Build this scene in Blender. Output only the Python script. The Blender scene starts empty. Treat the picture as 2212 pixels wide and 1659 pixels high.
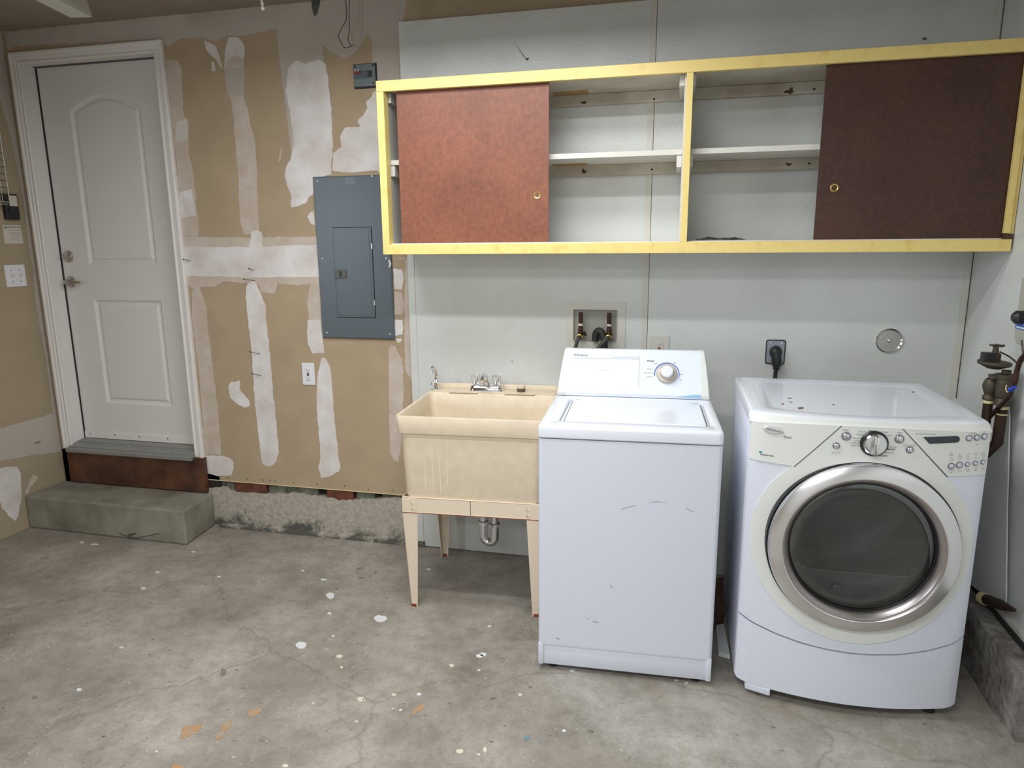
import bpy, bmesh, math, random
from mathutils import Vector, Matrix, noise
from mathutils.geometry import tessellate_polygon
SC = bpy.context.scene
COL = SC.collection
PI = math.pi
rnd = random.Random(7)

# ------------------------------------------------------------ camera, world, lights, exposure
Q = {'f': 1491.31481, 'cx': 0.41772, 'cy': -3.11706, 'cz': 1.51712, 'yaw': 0.23641, 'pitch': -0.19886, 'roll': -0.00794}
def make_camera():
    cam = bpy.data.cameras.new('camera'); o = bpy.data.objects.new('camera', cam); COL.objects.link(o)
    cy, sy = math.cos(Q['yaw']), math.sin(Q['yaw']); cp, sp = math.cos(Q['pitch']), math.sin(Q['pitch'])
    cr, sr = math.cos(Q['roll']), math.sin(Q['roll'])
    F = Vector((-sy*cp, cy*cp, sp)); R = Vector((cy, sy, 0)); U = R.cross(F)
    R2 = cr*R + sr*U; U2 = -sr*R + cr*U
    m = Matrix((R2, U2, -F)).transposed().to_4x4()
    m.translation = Vector((Q['cx'], Q['cy'], Q['cz']))
    o.matrix_world = m
    cam.sensor_fit = 'HORIZONTAL'; cam.sensor_width = 36.0; cam.lens = Q['f']/2212*36.0
    cam.clip_start = .05; cam.clip_end = 60
    SC.camera = o
make_camera()
SC.view_settings.view_transform = 'Standard'; SC.view_settings.look = 'None'
SC.view_settings.gamma = 1; SC.view_settings.use_curve_mapping = False
SC.view_settings.exposure = 0.38
w = bpy.data.worlds.new('world'); SC.world = w; w.use_nodes = True
w.node_tree.nodes['Background'].inputs[0].default_value = (.80, .90, 1.0, 1)
w.node_tree.nodes['Background'].inputs[1].default_value = .35
LIGHT_Z = 2.40
def tube_or_fill_light(name, x, y, sx, sy, power, col, z=LIGHT_Z):
    l = bpy.data.lights.new(name, 'AREA'); l.shape = 'RECTANGLE'; l.size = sx; l.size_y = sy
    l.energy = power; l.color = col
    o = bpy.data.objects.new(name, l); o.location = (x, y, z); COL.objects.link(o)
    return o
LAMPS = [(-.42, -1.36, 1.40, .08, 16), (-.42, -.90, 1.40, .24, 12), (-.10, -3.00, 1.60, .50, 32)]  # last entry is an added fill that brightens the machine fronts
for k, (lx, ly, sx, sy, p) in enumerate(LAMPS):
    tube_or_fill_light('tube_or_fill_light', lx, ly, sx, sy, p, (.975, .99, 1.0))
wl_ = bpy.data.lights.new('window_daylight', 'AREA'); wl_.shape = 'RECTANGLE'; wl_.size = 1.0; wl_.size_y = .8; wl_.energy = 26; wl_.color = (.82, .91, 1.0)
wo_ = bpy.data.objects.new('window_daylight', wl_); wo_.location = (-3.025, -3.3, 1.75); wo_.rotation_euler = (0, -PI/2, 0); COL.objects.link(wo_)
tube_or_fill_light('tube_or_fill_light', -.2, -4.6, 1.60, .30, 34, (.93, .97, 1.0))  # added fill behind the viewer, not a known fixture

# ------------------------------------------------------------ helpers
ROOTM = {}
def setp(o, label=None, cat=None, group=None, kind=None):
    if label: o['label'] = label
    if cat: o['category'] = cat
    if group: o['group'] = group
    if kind: o['kind'] = kind
    return o
def thing(name, label, cat, loc=(0, 0, 0), rz=0, group=None, kind=None):
    o = bpy.data.objects.new(name, None); COL.objects.link(o)
    o.empty_display_size = .05
    o.location = loc; o.rotation_euler = (0, 0, rz)
    ROOTM[o.name] = Matrix.Translation(loc) @ Matrix.Rotation(rz, 4, 'Z')
    return setp(o, label, cat, group, kind)
def rootmat(p):
    while p.parent: p = p.parent
    return ROOTM[p.name]
def obj(name, bm, m, parent=None, label=None, cat=None, group=None, kind=None, smooth=None, local=False):
    """world-space bmesh -> ONE mesh object (local=True: already in the root's own frame)"""
    bmesh.ops.recalc_face_normals(bm, faces=bm.faces)
    if parent is not None:
        if not local: bm.transform(rootmat(parent).inverted())
        loc = None
    else:
        vs = [v.co for v in bm.verts]
        mn = [min(v[i] for v in vs) for i in range(3)]; mx = [max(v[i] for v in vs) for i in range(3)]
        loc = Vector(((mn[0]+mx[0])/2, (mn[1]+mx[1])/2, mn[2]))
        bm.transform(Matrix.Translation(-loc))
    if smooth is not None:
        for f in bm.faces: f.smooth = True
        for e in bm.edges:
            if len(e.link_faces) == 2 and e.calc_face_angle(0) > math.radians(smooth): e.smooth = False
    me = bpy.data.meshes.new(name); bm.to_mesh(me); bm.free()
    me.materials.append(m)
    o = bpy.data.objects.new(name, me); COL.objects.link(o)
    if parent is not None: o.parent = parent
    else: o.location = loc; ROOTM[o.name] = Matrix.Translation(loc)
    return setp(o, label, cat, group, kind)
def NB(): return bmesh.new()
def merge(bm, tb):
    me = bpy.data.meshes.new('t'); tb.to_mesh(me); tb.free(); bm.from_mesh(me); bpy.data.meshes.remove(me)
    return bm
def box(bm, x0, x1, y0, y1, z0, z1, bev=0, seg=2):
    tb = NB()
    bmesh.ops.create_cube(tb, size=1)
    for v in tb.verts:
        v.co = Vector((x0 if v.co.x < 0 else x1, y0 if v.co.y < 0 else y1, z0 if v.co.z < 0 else z1))
    if bev: bmesh.ops.bevel(tb, geom=tb.edges[:], offset=bev, segments=seg, profile=.5, affect='EDGES')
    return merge(bm, tb)
def B(*a, **k): return box(NB(), *a, **k)
AX = {'y': lambda a, b, d: (a, d, b), 'z': lambda a, b, d: (a, b, d), 'x': lambda a, b, d: (d, a, b)}
def prism(bm, pts, axis, d0, d1, bev=0):
    """polygon pts in the plane normal to axis, extruded d0..d1"""
    tb = NB(); f = AX[axis]
    a = [tb.verts.new(f(p[0], p[1], d0)) for p in pts]; b = [tb.verts.new(f(p[0], p[1], d1)) for p in pts]
    n = len(pts)
    tris = tessellate_polygon([[Vector((p[0], p[1], 0)) for p in pts]])
    if n <= 4: tb.faces.new(a); tb.faces.new(b[::-1])
    else:
        for t in tris:
            try: tb.faces.new([a[i] for i in t]); tb.faces.new([b[i] for i in t[::-1]])
            except ValueError: pass
    for i in range(n):
        j = (i+1) % n; tb.faces.new([a[i], a[j], b[j], b[i]])
    if bev:
        bmesh.ops.recalc_face_normals(tb, faces=tb.faces)
        es = [e for e in tb.edges if len(e.link_faces) == 2 and e.calc_face_angle(0) > .5]
        bmesh.ops.bevel(tb, geom=es, offset=bev, segments=2, profile=.5, affect='EDGES')
    return merge(bm, tb)
def frame_of(d):
    d = d.normalized(); up = Vector((0, 0, 1)) if abs(d.z) < .95 else Vector((1, 0, 0))
    u = d.cross(up).normalized(); v = u.cross(d); return u, v
def tube(bm, pts, r, n=10, cap=True, rs=None):
    pts = [Vector(p) for p in pts]; tb = NB(); rings = []
    u = None
    for i, p in enumerate(pts):
        d = (pts[min(i+1, len(pts)-1)] - pts[max(i-1, 0)])
        if d.length < 1e-9: d = Vector((0, 0, 1))
        d.normalize()
        if u is None: u, v = frame_of(d)
        else:
            u = (u - d*u.dot(d)).normalized(); v = u.cross(d)
        rr = rs[i] if rs else r
        rings.append([tb.verts.new(p + (u*math.cos(2*PI*k/n) + v*math.sin(2*PI*k/n))*rr) for k in range(n)])
    for a, b in zip(rings, rings[1:]):
        for k in range(n): tb.faces.new([a[k], a[(k+1) % n], b[(k+1) % n], b[k]])
    if cap: tb.faces.new(rings[0][::-1]); tb.faces.new(rings[-1])
    return merge(bm, tb)
def smooth_path(pts, k=6):
    P = [Vector(p) for p in pts]; out = []
    for i in range(len(P)-1):
        p0, p1, p2, p3 = P[max(i-1, 0)], P[i], P[i+1], P[min(i+2, len(P)-1)]
        for j in range(k):
            t = j/k
            out.append(.5*((2*p1)+(p2-p0)*t+(2*p0-5*p1+4*p2-p3)*t*t+(3*p1-p0-3*p2+p3)*t**3))
    out.append(P[-1]); return out
def lathe(bm, prof, o, ax=(0, 0, 1), n=24):
    """prof [(radius, height)] around axis ax from origin o"""
    o = Vector(o); d = Vector(ax).normalized(); u, v = frame_of(d); tb = NB(); rings = []
    for r, h in prof:
        if r < 1e-6: rings.append([tb.verts.new(o+d*h)])
        else: rings.append([tb.verts.new(o + d*h + (u*math.cos(2*PI*k/n)+v*math.sin(2*PI*k/n))*r) for k in range(n)])
    for a, b in zip(rings, rings[1:]):
        for k in range(n):
            q = [a[k % len(a)], a[(k+1) % len(a)], b[(k+1) % len(b)], b[k % len(b)]]
            q2 = []
            for x in q:
                if x not in q2: q2.append(x)
            if len(q2) > 2: tb.faces.new(q2)
    return merge(bm, tb)
def loft(bm, loops, cap0=True, cap1=True):
    tb = NB(); rs = [[tb.verts.new(p) for p in L] for L in loops]; n = len(loops[0])
    for a, b in zip(rs, rs[1:]):
        for k in range(n): tb.faces.new([a[k], a[(k+1) % n], b[(k+1) % n], b[k]])
    if cap0: tb.faces.new(rs[0][::-1])
    if cap1: tb.faces.new(rs[-1])
    return merge(bm, tb)
def rrect(x0, x1, y0, y1, r, n=5):
    out = []
    for cx, cy, a0 in ((x1-r, y1-r, 0), (x0+r, y1-r, PI/2), (x0+r, y0+r, PI), (x1-r, y0+r, 1.5*PI)):
        for k in range(n+1):
            a = a0+PI/2*k/n; out.append((cx+r*math.cos(a), cy+r*math.sin(a)))
    return out
def inset(pts, d):
    n = len(pts); A = sum(pts[i][0]*pts[(i+1) % n][1]-pts[(i+1) % n][0]*pts[i][1] for i in range(n)); s = 1 if A > 0 else -1
    out = []
    for i in range(n):
        p0, p1, p2 = Vector(pts[i-1]), Vector(pts[i]), Vector(pts[(i+1) % n])
        e1 = (p1-p0).normalized(); e2 = (p2-p1).normalized()
        n1 = Vector((-e1.y, e1.x))*s; n2 = Vector((-e2.y, e2.x))*s
        b = (n1+n2); L = b.length
        b = b/L if L > 1e-6 else n1
        out.append(tuple(p1 + b*d/max(.35, b.dot(n1))))
    return out
def ragged(pts, step=.012, amp=.003, seed=0):
    out = []; n = len(pts)
    for i in range(n):
        a, b = Vector(pts[i]), Vector(pts[(i+1) % n]); L = (b-a).length; m = max(1, int(L/step))
        nr = Vector((-(b-a).y, (b-a).x)).normalized() if L > 1e-9 else Vector((0, 0))
        for k in range(m):
            p = a.lerp(b, k/m)
            q = amp*(noise.noise(Vector((p.x*35, p.y*35, seed*3.1)))*1.6 + noise.noise(Vector((p.x*120, p.y*120, seed)))*.8)
            out.append(tuple(p+nr*q))
    return out

# ------------------------------------------------------------ materials
def nt(m): return m.node_tree
def mat(name, col, rough=.5, metal=0, var=0, scale=8, bump=0, bscale=60, col2=None, spec=None, coat=0, alpha=None, detail=6, dist=.002, trans=0, ior=None, thr=None):
    m = bpy.data.materials.new(name); m.use_nodes = True; t = m.node_tree; b = t.nodes['Principled BSDF']
    b.inputs['Roughness'].default_value = rough; b.inputs['Metallic'].default_value = metal
    c = tuple(col)+(1,)
    b.inputs['Base Color'].default_value = c
    if spec is not None: b.inputs['Specular IOR Level'].default_value = spec
    if coat: b.inputs['Coat Weight'].default_value = coat; b.inputs['Coat Roughness'].default_value = .08
    if trans: b.inputs['Transmission Weight'].default_value = trans
    if ior: b.inputs['IOR'].default_value = ior
    tc = t.nodes.new('ShaderNodeTexCoord')
    if var or col2:
        nz = t.nodes.new('ShaderNodeTexNoise'); nz.inputs['Scale'].default_value = scale; nz.inputs['Detail'].default_value = detail
        nz.inputs['Roughness'].default_value = .6
        t.links.new(tc.outputs['Object'], nz.inputs['Vector'])
        rp = t.nodes.new('ShaderNodeValToRGB')
        lo, hi = thr if thr else (.32, .68)
        rp.color_ramp.elements[0].position = lo; rp.color_ramp.elements[1].position = hi
        k = col2 if col2 else tuple(x*(1-var) for x in col)
        rp.color_ramp.elements[0].color = tuple(k)+(1,); rp.color_ramp.elements[1].color = c
        t.links.new(nz.outputs['Fac'], rp.inputs['Fac']); t.links.new(rp.outputs['Color'], b.inputs['Base Color'])
    if bump:
        n2 = t.nodes.new('ShaderNodeTexNoise'); n2.inputs['Scale'].default_value = bscale; n2.inputs['Detail'].default_value = 4
        t.links.new(tc.outputs['Object'], n2.inputs['Vector'])
        bp = t.nodes.new('ShaderNodeBump'); bp.inputs['Strength'].default_value = bump; bp.inputs['Distance'].default_value = dist
        t.links.new(n2.outputs['Fac'], bp.inputs['Height']); t.links.new(bp.outputs['Normal'], b.inputs['Normal'])
    return m
def s2l(r, g, b):
    f = lambda c: (c/255/12.92) if c/255 <= .04045 else ((c/255+.055)/1.055)**2.4
    return (f(r), f(g), f(b))
M = {}
M['enamel'] = mat('white_enamel', s2l(222, 226, 234), .14)
M['enamel_front'] = mat('white_enamel_front', s2l(214, 218, 230), .38, bump=.15, bscale=350, dist=.0004)
M['bisque'] = mat('yellowed_plastic', s2l(218, 220, 216), .4)
M['console'] = mat('console_plastic', s2l(222, 229, 240), .035)
M['drywall'] = mat('drywall_paper', s2l(178, 158, 130), .92, var=.12, scale=5, bump=.1, bscale=200)
M['drywall_left'] = mat('drywall_paper_left', s2l(170, 155, 128), .92, var=.10, scale=5)
M['mud'] = mat('joint_compound', s2l(226, 223, 222), .9, col2=s2l(204, 195, 188), scale=7, bump=.25, bscale=40)
M['mud_thin'] = mat('thin_joint_compound', s2l(202, 190, 180), .92, col2=s2l(188, 172, 154), scale=14, bump=.15, bscale=60)
M['mud_grey'] = mat('grey_joint_compound', s2l(188, 179, 170), .92, var=.09, scale=6)
M['paper_edge'] = mat('drywall_edge', s2l(226, 206, 160), .9)
M['ceil'] = mat('ceiling_drywall', s2l(158, 148, 136), .95, col2=s2l(142, 130, 116), scale=3)
M['white_paint'] = mat('door_paint', s2l(222, 219, 216), .45, bump=.08, bscale=300)
M['casing'] = mat('casing_paint', s2l(226, 223, 220), .45)
M['batten'] = mat('batten_strip', s2l(204, 201, 192), .6)
M['yellow'] = mat('yellow_gloss_paint', s2l(228, 205, 128), .42, col2=s2l(216, 186, 104), scale=22, thr=(.28, .46), bump=.12, bscale=60)
M['wood_white'] = mat('whitewashed_wood', s2l(216, 214, 206), .6, var=.07, scale=12, bump=.1, bscale=40)
M['wood_pale'] = mat('bare_pale_wood', s2l(208, 202, 188), .7, col2=s2l(184, 175, 158), scale=7)
M['fiber'] = mat('brown_hardboard_patch', s2l(176, 142, 92), .8)
M['brass'] = mat('brass', (.80, .60, .18), .3, .9)
M['chrome'] = mat('chrome', (.82, .82, .86), .08, 1)
M['steel'] = mat('brushed_steel', (.80, .80, .82), .25, 1)
M['steel_dark'] = mat('inner_steel', (.46, .43, .43), .33, 1)
M['drum'] = mat('drum_metal', (.24, .255, .27), .34, .2)
M['drum_side'] = mat('drum_sheet_metal', (.62, .64, .65), .30, .85)
M['black'] = mat('black_plastic', (.012, .012, .014), .4)
M['rubber'] = mat('black_rubber', (.02, .02, .02), .6, bump=.2, bscale=200)
M['hose'] = mat('grey_hose', (.05, .048, .045), .55)
M['panel_grey'] = mat('grey_panel_enamel', s2l(88, 98, 105), .34, bump=.1, bscale=250, dist=.0006)
M['panel_dark'] = mat('dark_gap', (.02, .022, .025), .6)
M['latch'] = mat('latch_grey', s2l(88, 88, 80), .4, .3)
M['tub'] = mat('cream_tub_plastic', s2l(222, 206, 180), .42, var=.10, scale=22, bump=.08, bscale=120)
M['tub_front'] = mat('cream_tub_skirt', s2l(218, 200, 172), .5, var=.06, scale=20, bump=.08, bscale=120)
M['leg'] = mat('cream_painted_steel', s2l(222, 206, 184), .5, col2=s2l(150, 90, 55), scale=28, thr=(.24, .30))
M['rust'] = mat('rust', s2l(150, 78, 40), .9, col2=s2l(96, 48, 28), scale=60)
M['glass'] = mat('clear_acrylic', (.95, .95, .95), .03, trans=1, ior=1.45)
M['glass_tint'] = bpy.data.materials.new('tinted_door_glass')
def tint():
    m = M['glass_tint']; m.use_nodes = True; t = m.node_tree; t.nodes.remove(t.nodes['Principled BSDF'])
    tr = t.nodes.new('ShaderNodeBsdfTransparent'); tr.inputs[0].default_value = (.86, .90, .91, 1)
    gl = t.nodes.new('ShaderNodeBsdfGlossy'); gl.inputs['Roughness'].default_value = .03; gl.inputs[0].default_value = (.9, .9, .9, 1)
    fr = t.nodes.new('ShaderNodeFresnel'); fr.inputs[0].default_value = 1.9
    mx = t.nodes.new('ShaderNodeMixShader'); t.links.new(fr.outputs[0], mx.inputs[0]); t.links.new(tr.outputs[0], mx.inputs[1]); t.links.new(gl.outputs[0], mx.inputs[2])
    t.links.new(mx.outputs[0], t.nodes['Material Output'].inputs[0])
tint()
M['cream'] = mat('cream_plastic', s2l(214, 202, 180), .5)
M['mesh_grey'] = mat('strainer_mesh', s2l(110, 100, 92), .5, .6, bump=.8, bscale=300)
M['concrete_step'] = mat('step_concrete', s2l(150, 146, 134), .9, col2=s2l(112, 106, 94), scale=5, bump=.5, bscale=45)
M['curb'] = mat('rough_curb_concrete', s2l(182, 172, 156), .95, col2=s2l(96, 96, 90), scale=11, thr=(.36, .6), bump=1, bscale=38, dist=.008)
M['curb_right'] = mat('grey_curb_concrete', s2l(150, 144, 138), .95, col2=s2l(86, 80, 74), scale=9, thr=(.36, .62), bump=1, bscale=38, dist=.008)
M['redwood'] = mat('dark_redwood', s2l(104, 66, 46), .45, col2=s2l(46, 30, 24), scale=7, bump=.2, bscale=30)
M['redblock'] = mat('red_block', s2l(118, 68, 46), .85, col2=s2l(80, 46, 34), scale=25, bump=.4, bscale=60)
M['greyblock'] = mat('grey_block', s2l(128, 128, 112), .9, col2=s2l(66, 66, 58), scale=18, bump=.5, bscale=60)
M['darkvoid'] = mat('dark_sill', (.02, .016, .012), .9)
M['alu'] = mat('threshold_aluminium', s2l(160, 162, 158), .45, .5, var=.15, scale=30)
M['nickel'] = mat('satin_nickel', (.50, .47, .43), .25, 1)
M['plate'] = mat('white_plate', s2l(226, 226, 230), .4)
M['plate_grey'] = mat('painted_plate', s2l(206, 204, 194), .5)
M['red_btn'] = mat('red_button', s2l(150, 40, 32), .5)
M['copper'] = mat('tarnished_copper', s2l(76, 50, 38), .5, .6, var=.4, scale=30)
M['bronze'] = mat('weathered_bronze', s2l(92, 84, 70), .55, .5, var=.4, scale=30, bump=.5, bscale=80)
M['brownpipe'] = mat('brown_painted_pipe', s2l(58, 42, 32), .4, .3, var=.3, scale=20)
M['tape_yel'] = mat('thread_tape', s2l(214, 200, 150), .7)
M['screw'] = mat('zinc_screw', (.65, .65, .62), .35, .9)
M['nail'] = mat('dark_nail', (.10, .08, .07), .5, .7)
M['paper'] = mat('paper_label', s2l(206, 200, 188), .8)
M['ink'] = mat('grey_ink', s2l(92, 92, 96), .7)
M['ink_light'] = mat('light_grey_ink', s2l(150, 156, 164), .7)
M['ink_dark'] = mat('dark_ink', s2l(40, 42, 50), .7)
M['ink_blue'] = mat('blue_ink', s2l(70, 96, 168), .5)
M['ink_cyan'] = mat('cyan_ink', s2l(70, 150, 178), .5)
M['ink_green'] = mat('green_ink', s2l(90, 150, 120), .5)
M['film_blue'] = mat('blue_film', s2l(160, 200, 228), .3)
M['lcd'] = mat('display_glass', s2l(52, 58, 62), .15)
M['dial'] = mat('taupe_dial', s2l(184, 176, 164), .3)
M['button_ring'] = mat('button_ring', s2l(126, 126, 136), .35, .3)
M['lint'] = mat('grey_green_plastic', s2l(112, 122, 122), .35)
M['button'] = mat('button_cap', s2l(196, 196, 206), .3)
M['boxgrey'] = mat('grey_box_plastic', s2l(170, 168, 156), .5)
M['blue'] = mat('blue_label', s2l(52, 104, 190), .5)
M['bluenut'] = mat('blue_wire_nut', s2l(30, 66, 170), .4)
M['lime'] = mat('lime_deposit', s2l(234, 224, 206), .7)
M['paint_white'] = mat('white_paint_drip', s2l(210, 212, 212), .6)
M['paint_cream'] = mat('cream_paint_drip', s2l(206, 200, 180), .6)
M['paint_blue'] = mat('blue_paint_mark', s2l(96, 136, 152), .8)
M['stain_rust'] = mat('rust_stain', s2l(172, 132, 90), .9, col2=s2l(158, 146, 130), scale=45, thr=(.40, .55))
M['stain_dark'] = mat('dark_stain', s2l(112, 104, 94), .9, col2=s2l(140, 134, 124), scale=60)
M['chip'] = mat('rust_chip', s2l(120, 96, 80), .7)
M['off_white'] = mat('fixture_white', s2l(206, 206, 196), .5)

def door_material(name, c1, c2):
    m = bpy.data.materials.new(name); m.use_nodes = True; t = m.node_tree; b = t.nodes['Principled BSDF']
    tc = t.nodes.new('ShaderNodeTexCoord')
    n1 = t.nodes.new('ShaderNodeTexNoise'); n1.inputs['Scale'].default_value = 55; n1.inputs['Detail'].default_value = 8; n1.inputs['Roughness'].default_value = .7
    mp = t.nodes.new('ShaderNodeMapping'); mp.inputs['Scale'].default_value = (1, 1, .8)
    t.links.new(tc.outputs['Object'], mp.inputs[0]); t.links.new(mp.outputs[0], n1.inputs['Vector'])
    n2 = t.nodes.new('ShaderNodeTexNoise'); n2.inputs['Scale'].default_value = 5; n2.inputs['Detail'].default_value = 4
    t.links.new(tc.outputs['Object'], n2.inputs['Vector'])
    ad = t.nodes.new('ShaderNodeMath'); ad.operation = 'MULTIPLY_ADD'; ad.inputs[1].default_value = .6
    t.links.new(n2.outputs['Fac'], ad.inputs[0]); t.links.new(n1.outputs['Fac'], ad.inputs[2])
    rp = t.nodes.new('ShaderNodeValToRGB'); e = rp.color_ramp.elements
    e[0].position = .56; e[0].color = s2l(*c1)+(1,); e[1].position = 1.0; e[1].color = s2l(*c2)+(1,)
    t.links.new(ad.outputs[0], rp.inputs[0]); t.links.new(rp.outputs[0], b.inputs['Base Color'])
    b.inputs['Roughness'].default_value = .42; b.inputs['Specular IOR Level'].default_value = .4
    return m
M['door_brown_lit'] = door_material('brown_hardboard_lit', (108, 66, 50), (138, 86, 65))  # base lightened to carry the gloss and light on the left door
M['door_dark_shaded'] = door_material('dark_hardboard_shaded', (58, 37, 31), (80, 52, 43))  # darker board, darkened further for the weaker light at the right
def frp_material():
    m = bpy.data.materials.new('pebbled_wall_panel'); m.use_nodes = True; t = m.node_tree; b = t.nodes['Principled BSDF']
    tc = t.nodes.new('ShaderNodeTexCoord')
    v = t.nodes.new('ShaderNodeTexVoronoi'); v.inputs['Scale'].default_value = 190; v.feature = 'SMOOTH_F1'
    t.links.new(tc.outputs['Object'], v.inputs['Vector'])
    n = t.nodes.new('ShaderNodeTexNoise'); n.inputs['Scale'].default_value = 2.2; n.inputs['Detail'].default_value = 6
    t.links.new(tc.outputs['Object'], n.inputs['Vector'])
    rp = t.nodes.new('ShaderNodeValToRGB'); e = rp.color_ramp.elements
    e[0].position = .35; e[0].color = s2l(200, 202, 198)+(1,); e[1].position = .65; e[1].color = s2l(212, 215, 212)+(1,)
    t.links.new(n.outputs['Fac'], rp.inputs[0]); t.links.new(rp.outputs[0], b.inputs['Base Color'])
    bp = t.nodes.new('ShaderNodeBump'); bp.inputs['Strength'].default_value = .35; bp.inputs['Distance'].default_value = .002
    t.links.new(v.outputs['Distance'], bp.inputs['Height']); t.links.new(bp.outputs['Normal'], b.inputs['Normal'])
    b.inputs['Roughness'].default_value = .33
    return m
M['frp'] = frp_material()
def curb_material():
    m = bpy.data.materials.new('rough_curb_concrete'); m.use_nodes = True; t = m.node_tree; b = t.nodes['Principled BSDF']; N = t.nodes.new; L = t.links.new
    tc = N('ShaderNodeTexCoord'); se = N('ShaderNodeSeparateXYZ'); L(tc.outputs['Object'], se.inputs[0])
    n1 = N('ShaderNodeTexNoise'); n1.inputs['Scale'].default_value = 9; n1.inputs['Detail'].default_value = 9; n1.inputs['Roughness'].default_value = .7; L(tc.outputs['Object'], n1.inputs['Vector'])
    n2 = N('ShaderNodeTexNoise'); n2.inputs['Scale'].default_value = 46; n2.inputs['Detail'].default_value = 10; n2.inputs['Roughness'].default_value = .85; L(tc.outputs['Object'], n2.inputs['Vector'])
    r1 = N('ShaderNodeValToRGB'); e = r1.color_ramp.elements; e[0].position = .34; e[0].color = s2l(150, 142, 128)+(1,); e[1].position = .6; e[1].color = s2l(204, 197, 184)+(1,); L(n2.outputs[0], r1.inputs[0])
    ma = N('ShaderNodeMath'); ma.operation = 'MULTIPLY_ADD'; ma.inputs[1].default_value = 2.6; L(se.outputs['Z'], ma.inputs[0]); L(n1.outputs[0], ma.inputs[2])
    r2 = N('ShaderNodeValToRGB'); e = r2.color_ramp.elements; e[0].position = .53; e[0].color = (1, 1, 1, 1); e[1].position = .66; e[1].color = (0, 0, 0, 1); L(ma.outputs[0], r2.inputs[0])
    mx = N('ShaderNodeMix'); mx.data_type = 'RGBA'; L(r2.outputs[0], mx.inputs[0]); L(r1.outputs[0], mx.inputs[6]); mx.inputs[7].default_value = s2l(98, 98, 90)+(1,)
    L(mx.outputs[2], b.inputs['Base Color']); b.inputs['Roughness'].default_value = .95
    bp = N('ShaderNodeBump'); bp.inputs['Strength'].default_value = .8; bp.inputs['Distance'].default_value = .008; L(n2.outputs[0], bp.inputs['Height']); L(bp.outputs[0], b.inputs['Normal'])
    return m
M['curb'] = curb_material()
def floor_material():
    m = bpy.data.materials.new('stained_concrete_floor'); m.use_nodes = True; t = m.node_tree; b = t.nodes['Principled BSDF']
    N = t.nodes.new; L = t.links.new
    tc = N('ShaderNodeTexCoord')
    def noi(scale, detail=6, rough=.6, sc=(1, 1, 1), rot=0):
        mp = N('ShaderNodeMapping'); mp.inputs['Scale'].default_value = sc; mp.inputs['Rotation'].default_value = (0, 0, rot)
        L(tc.outputs['Object'], mp.inputs[0]); n = N('ShaderNodeTexNoise'); n.inputs['Scale'].default_value = scale
        n.inputs['Detail'].default_value = detail; n.inputs['Roughness'].default_value = rough; L(mp.outputs[0], n.inputs['Vector']); return n.outputs['Fac']
    def ramp(f, stops):
        r = N('ShaderNodeValToRGB'); e = r.color_ramp.elements
        while len(e) < len(stops): e.new(.5)
        for i, (p, c) in enumerate(stops): e[i].position = p; e[i].color = c if len(c) == 4 else tuple(c)+(1,)
        L(f, r.inputs[0]); return r.outputs[0]
    def mix(f, a, bb, mode='MIX', fac=None):
        x = N('ShaderNodeMix'); x.data_type = 'RGBA'; x.blend_type = mode
        if f is None: x.inputs[0].default_value = fac
        else: L(f, x.inputs[0])
        L(a, x.inputs[6])
        if isinstance(bb, tuple): x.inputs[7].default_value = bb+(1,)
        else: L(bb, x.inputs[7])
        return x.outputs[2]
    base = ramp(noi(2.2, 8, .62), [(.32, s2l(128, 122, 112)), (.5, s2l(154, 148, 139)), (.68, s2l(174, 168, 159))])
    mott = ramp(noi(16, 8, .7), [(.36, (.70, .69, .66)), (.56, (1, 1, 1))])
    c = mix(None, base, mott, 'MULTIPLY', .75)
    fine = ramp(noi(90, 5, .7), [(.33, (.72, .71, .69)), (.52, (1, 1, 1))])
    c = mix(None, c, fine, 'MULTIPLY', .6)
    streak = ramp(noi(11, 8, .75, (1, .3, 1), .6), [(.60, (0, 0, 0)), (.78, (.6, .6, .6))])
    c = mix(streak, c, s2l(190, 184, 174))
    pits = ramp(noi(30, 3, .5, (1, 1.6, 1), .3), [(.27, (1, 1, 1)), (.33, (0, 0, 0))])
    c = mix(pits, c, s2l(104, 94, 82))
    brown = ramp(noi(1.4, 7, .65), [(.48, (0, 0, 0)), (.68, (.8, .8, .8))])
    c = mix(brown, c, s2l(128, 119, 105))
    wv = N('ShaderNodeTexNoise'); wv.inputs['Scale'].default_value = 3; wv.inputs['Detail'].default_value = 5; L(tc.outputs['Object'], wv.inputs['Vector'])
    va = N('ShaderNodeVectorMath'); va.operation = 'MULTIPLY_ADD'; va.inputs[1].default_value = (.35, .35, 0); L(wv.outputs['Color'], va.inputs[0]); L(tc.outputs['Object'], va.inputs[2])
    vo = N('ShaderNodeTexVoronoi'); vo.feature = 'DISTANCE_TO_EDGE'; vo.inputs['Scale'].default_value = .55; L(va.outputs[0], vo.inputs['Vector'])
    ck = ramp(vo.outputs['Distance'], [(.0, (.35, .35, .35)), (.004, (0, 0, 0))])
    c = mix(ck, c, s2l(96, 88, 76))
    sp = ramp(noi(48, 2, .5), [(.70, (0, 0, 0)), (.76, (.8, .8, .8))])
    c = mix(sp, c, s2l(188, 184, 174))
    sf = ramp(noi(7, 9, .8, (1, .5, 1), -.4), [(.60, (0, 0, 0)), (.70, (.5, .5, .5))])
    c = mix(sf, c, s2l(186, 184, 178))
    L(c, b.inputs['Base Color']); b.inputs['Roughness'].default_value = .72
    bp = N('ShaderNodeBump'); bp.inputs['Strength'].default_value = .35; bp.inputs['Distance'].default_value = .004
    L(noi(26, 8, .7), bp.inputs['Height']); L(bp.outputs[0], b.inputs['Normal'])
    return m
M['floor'] = floor_material()

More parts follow.
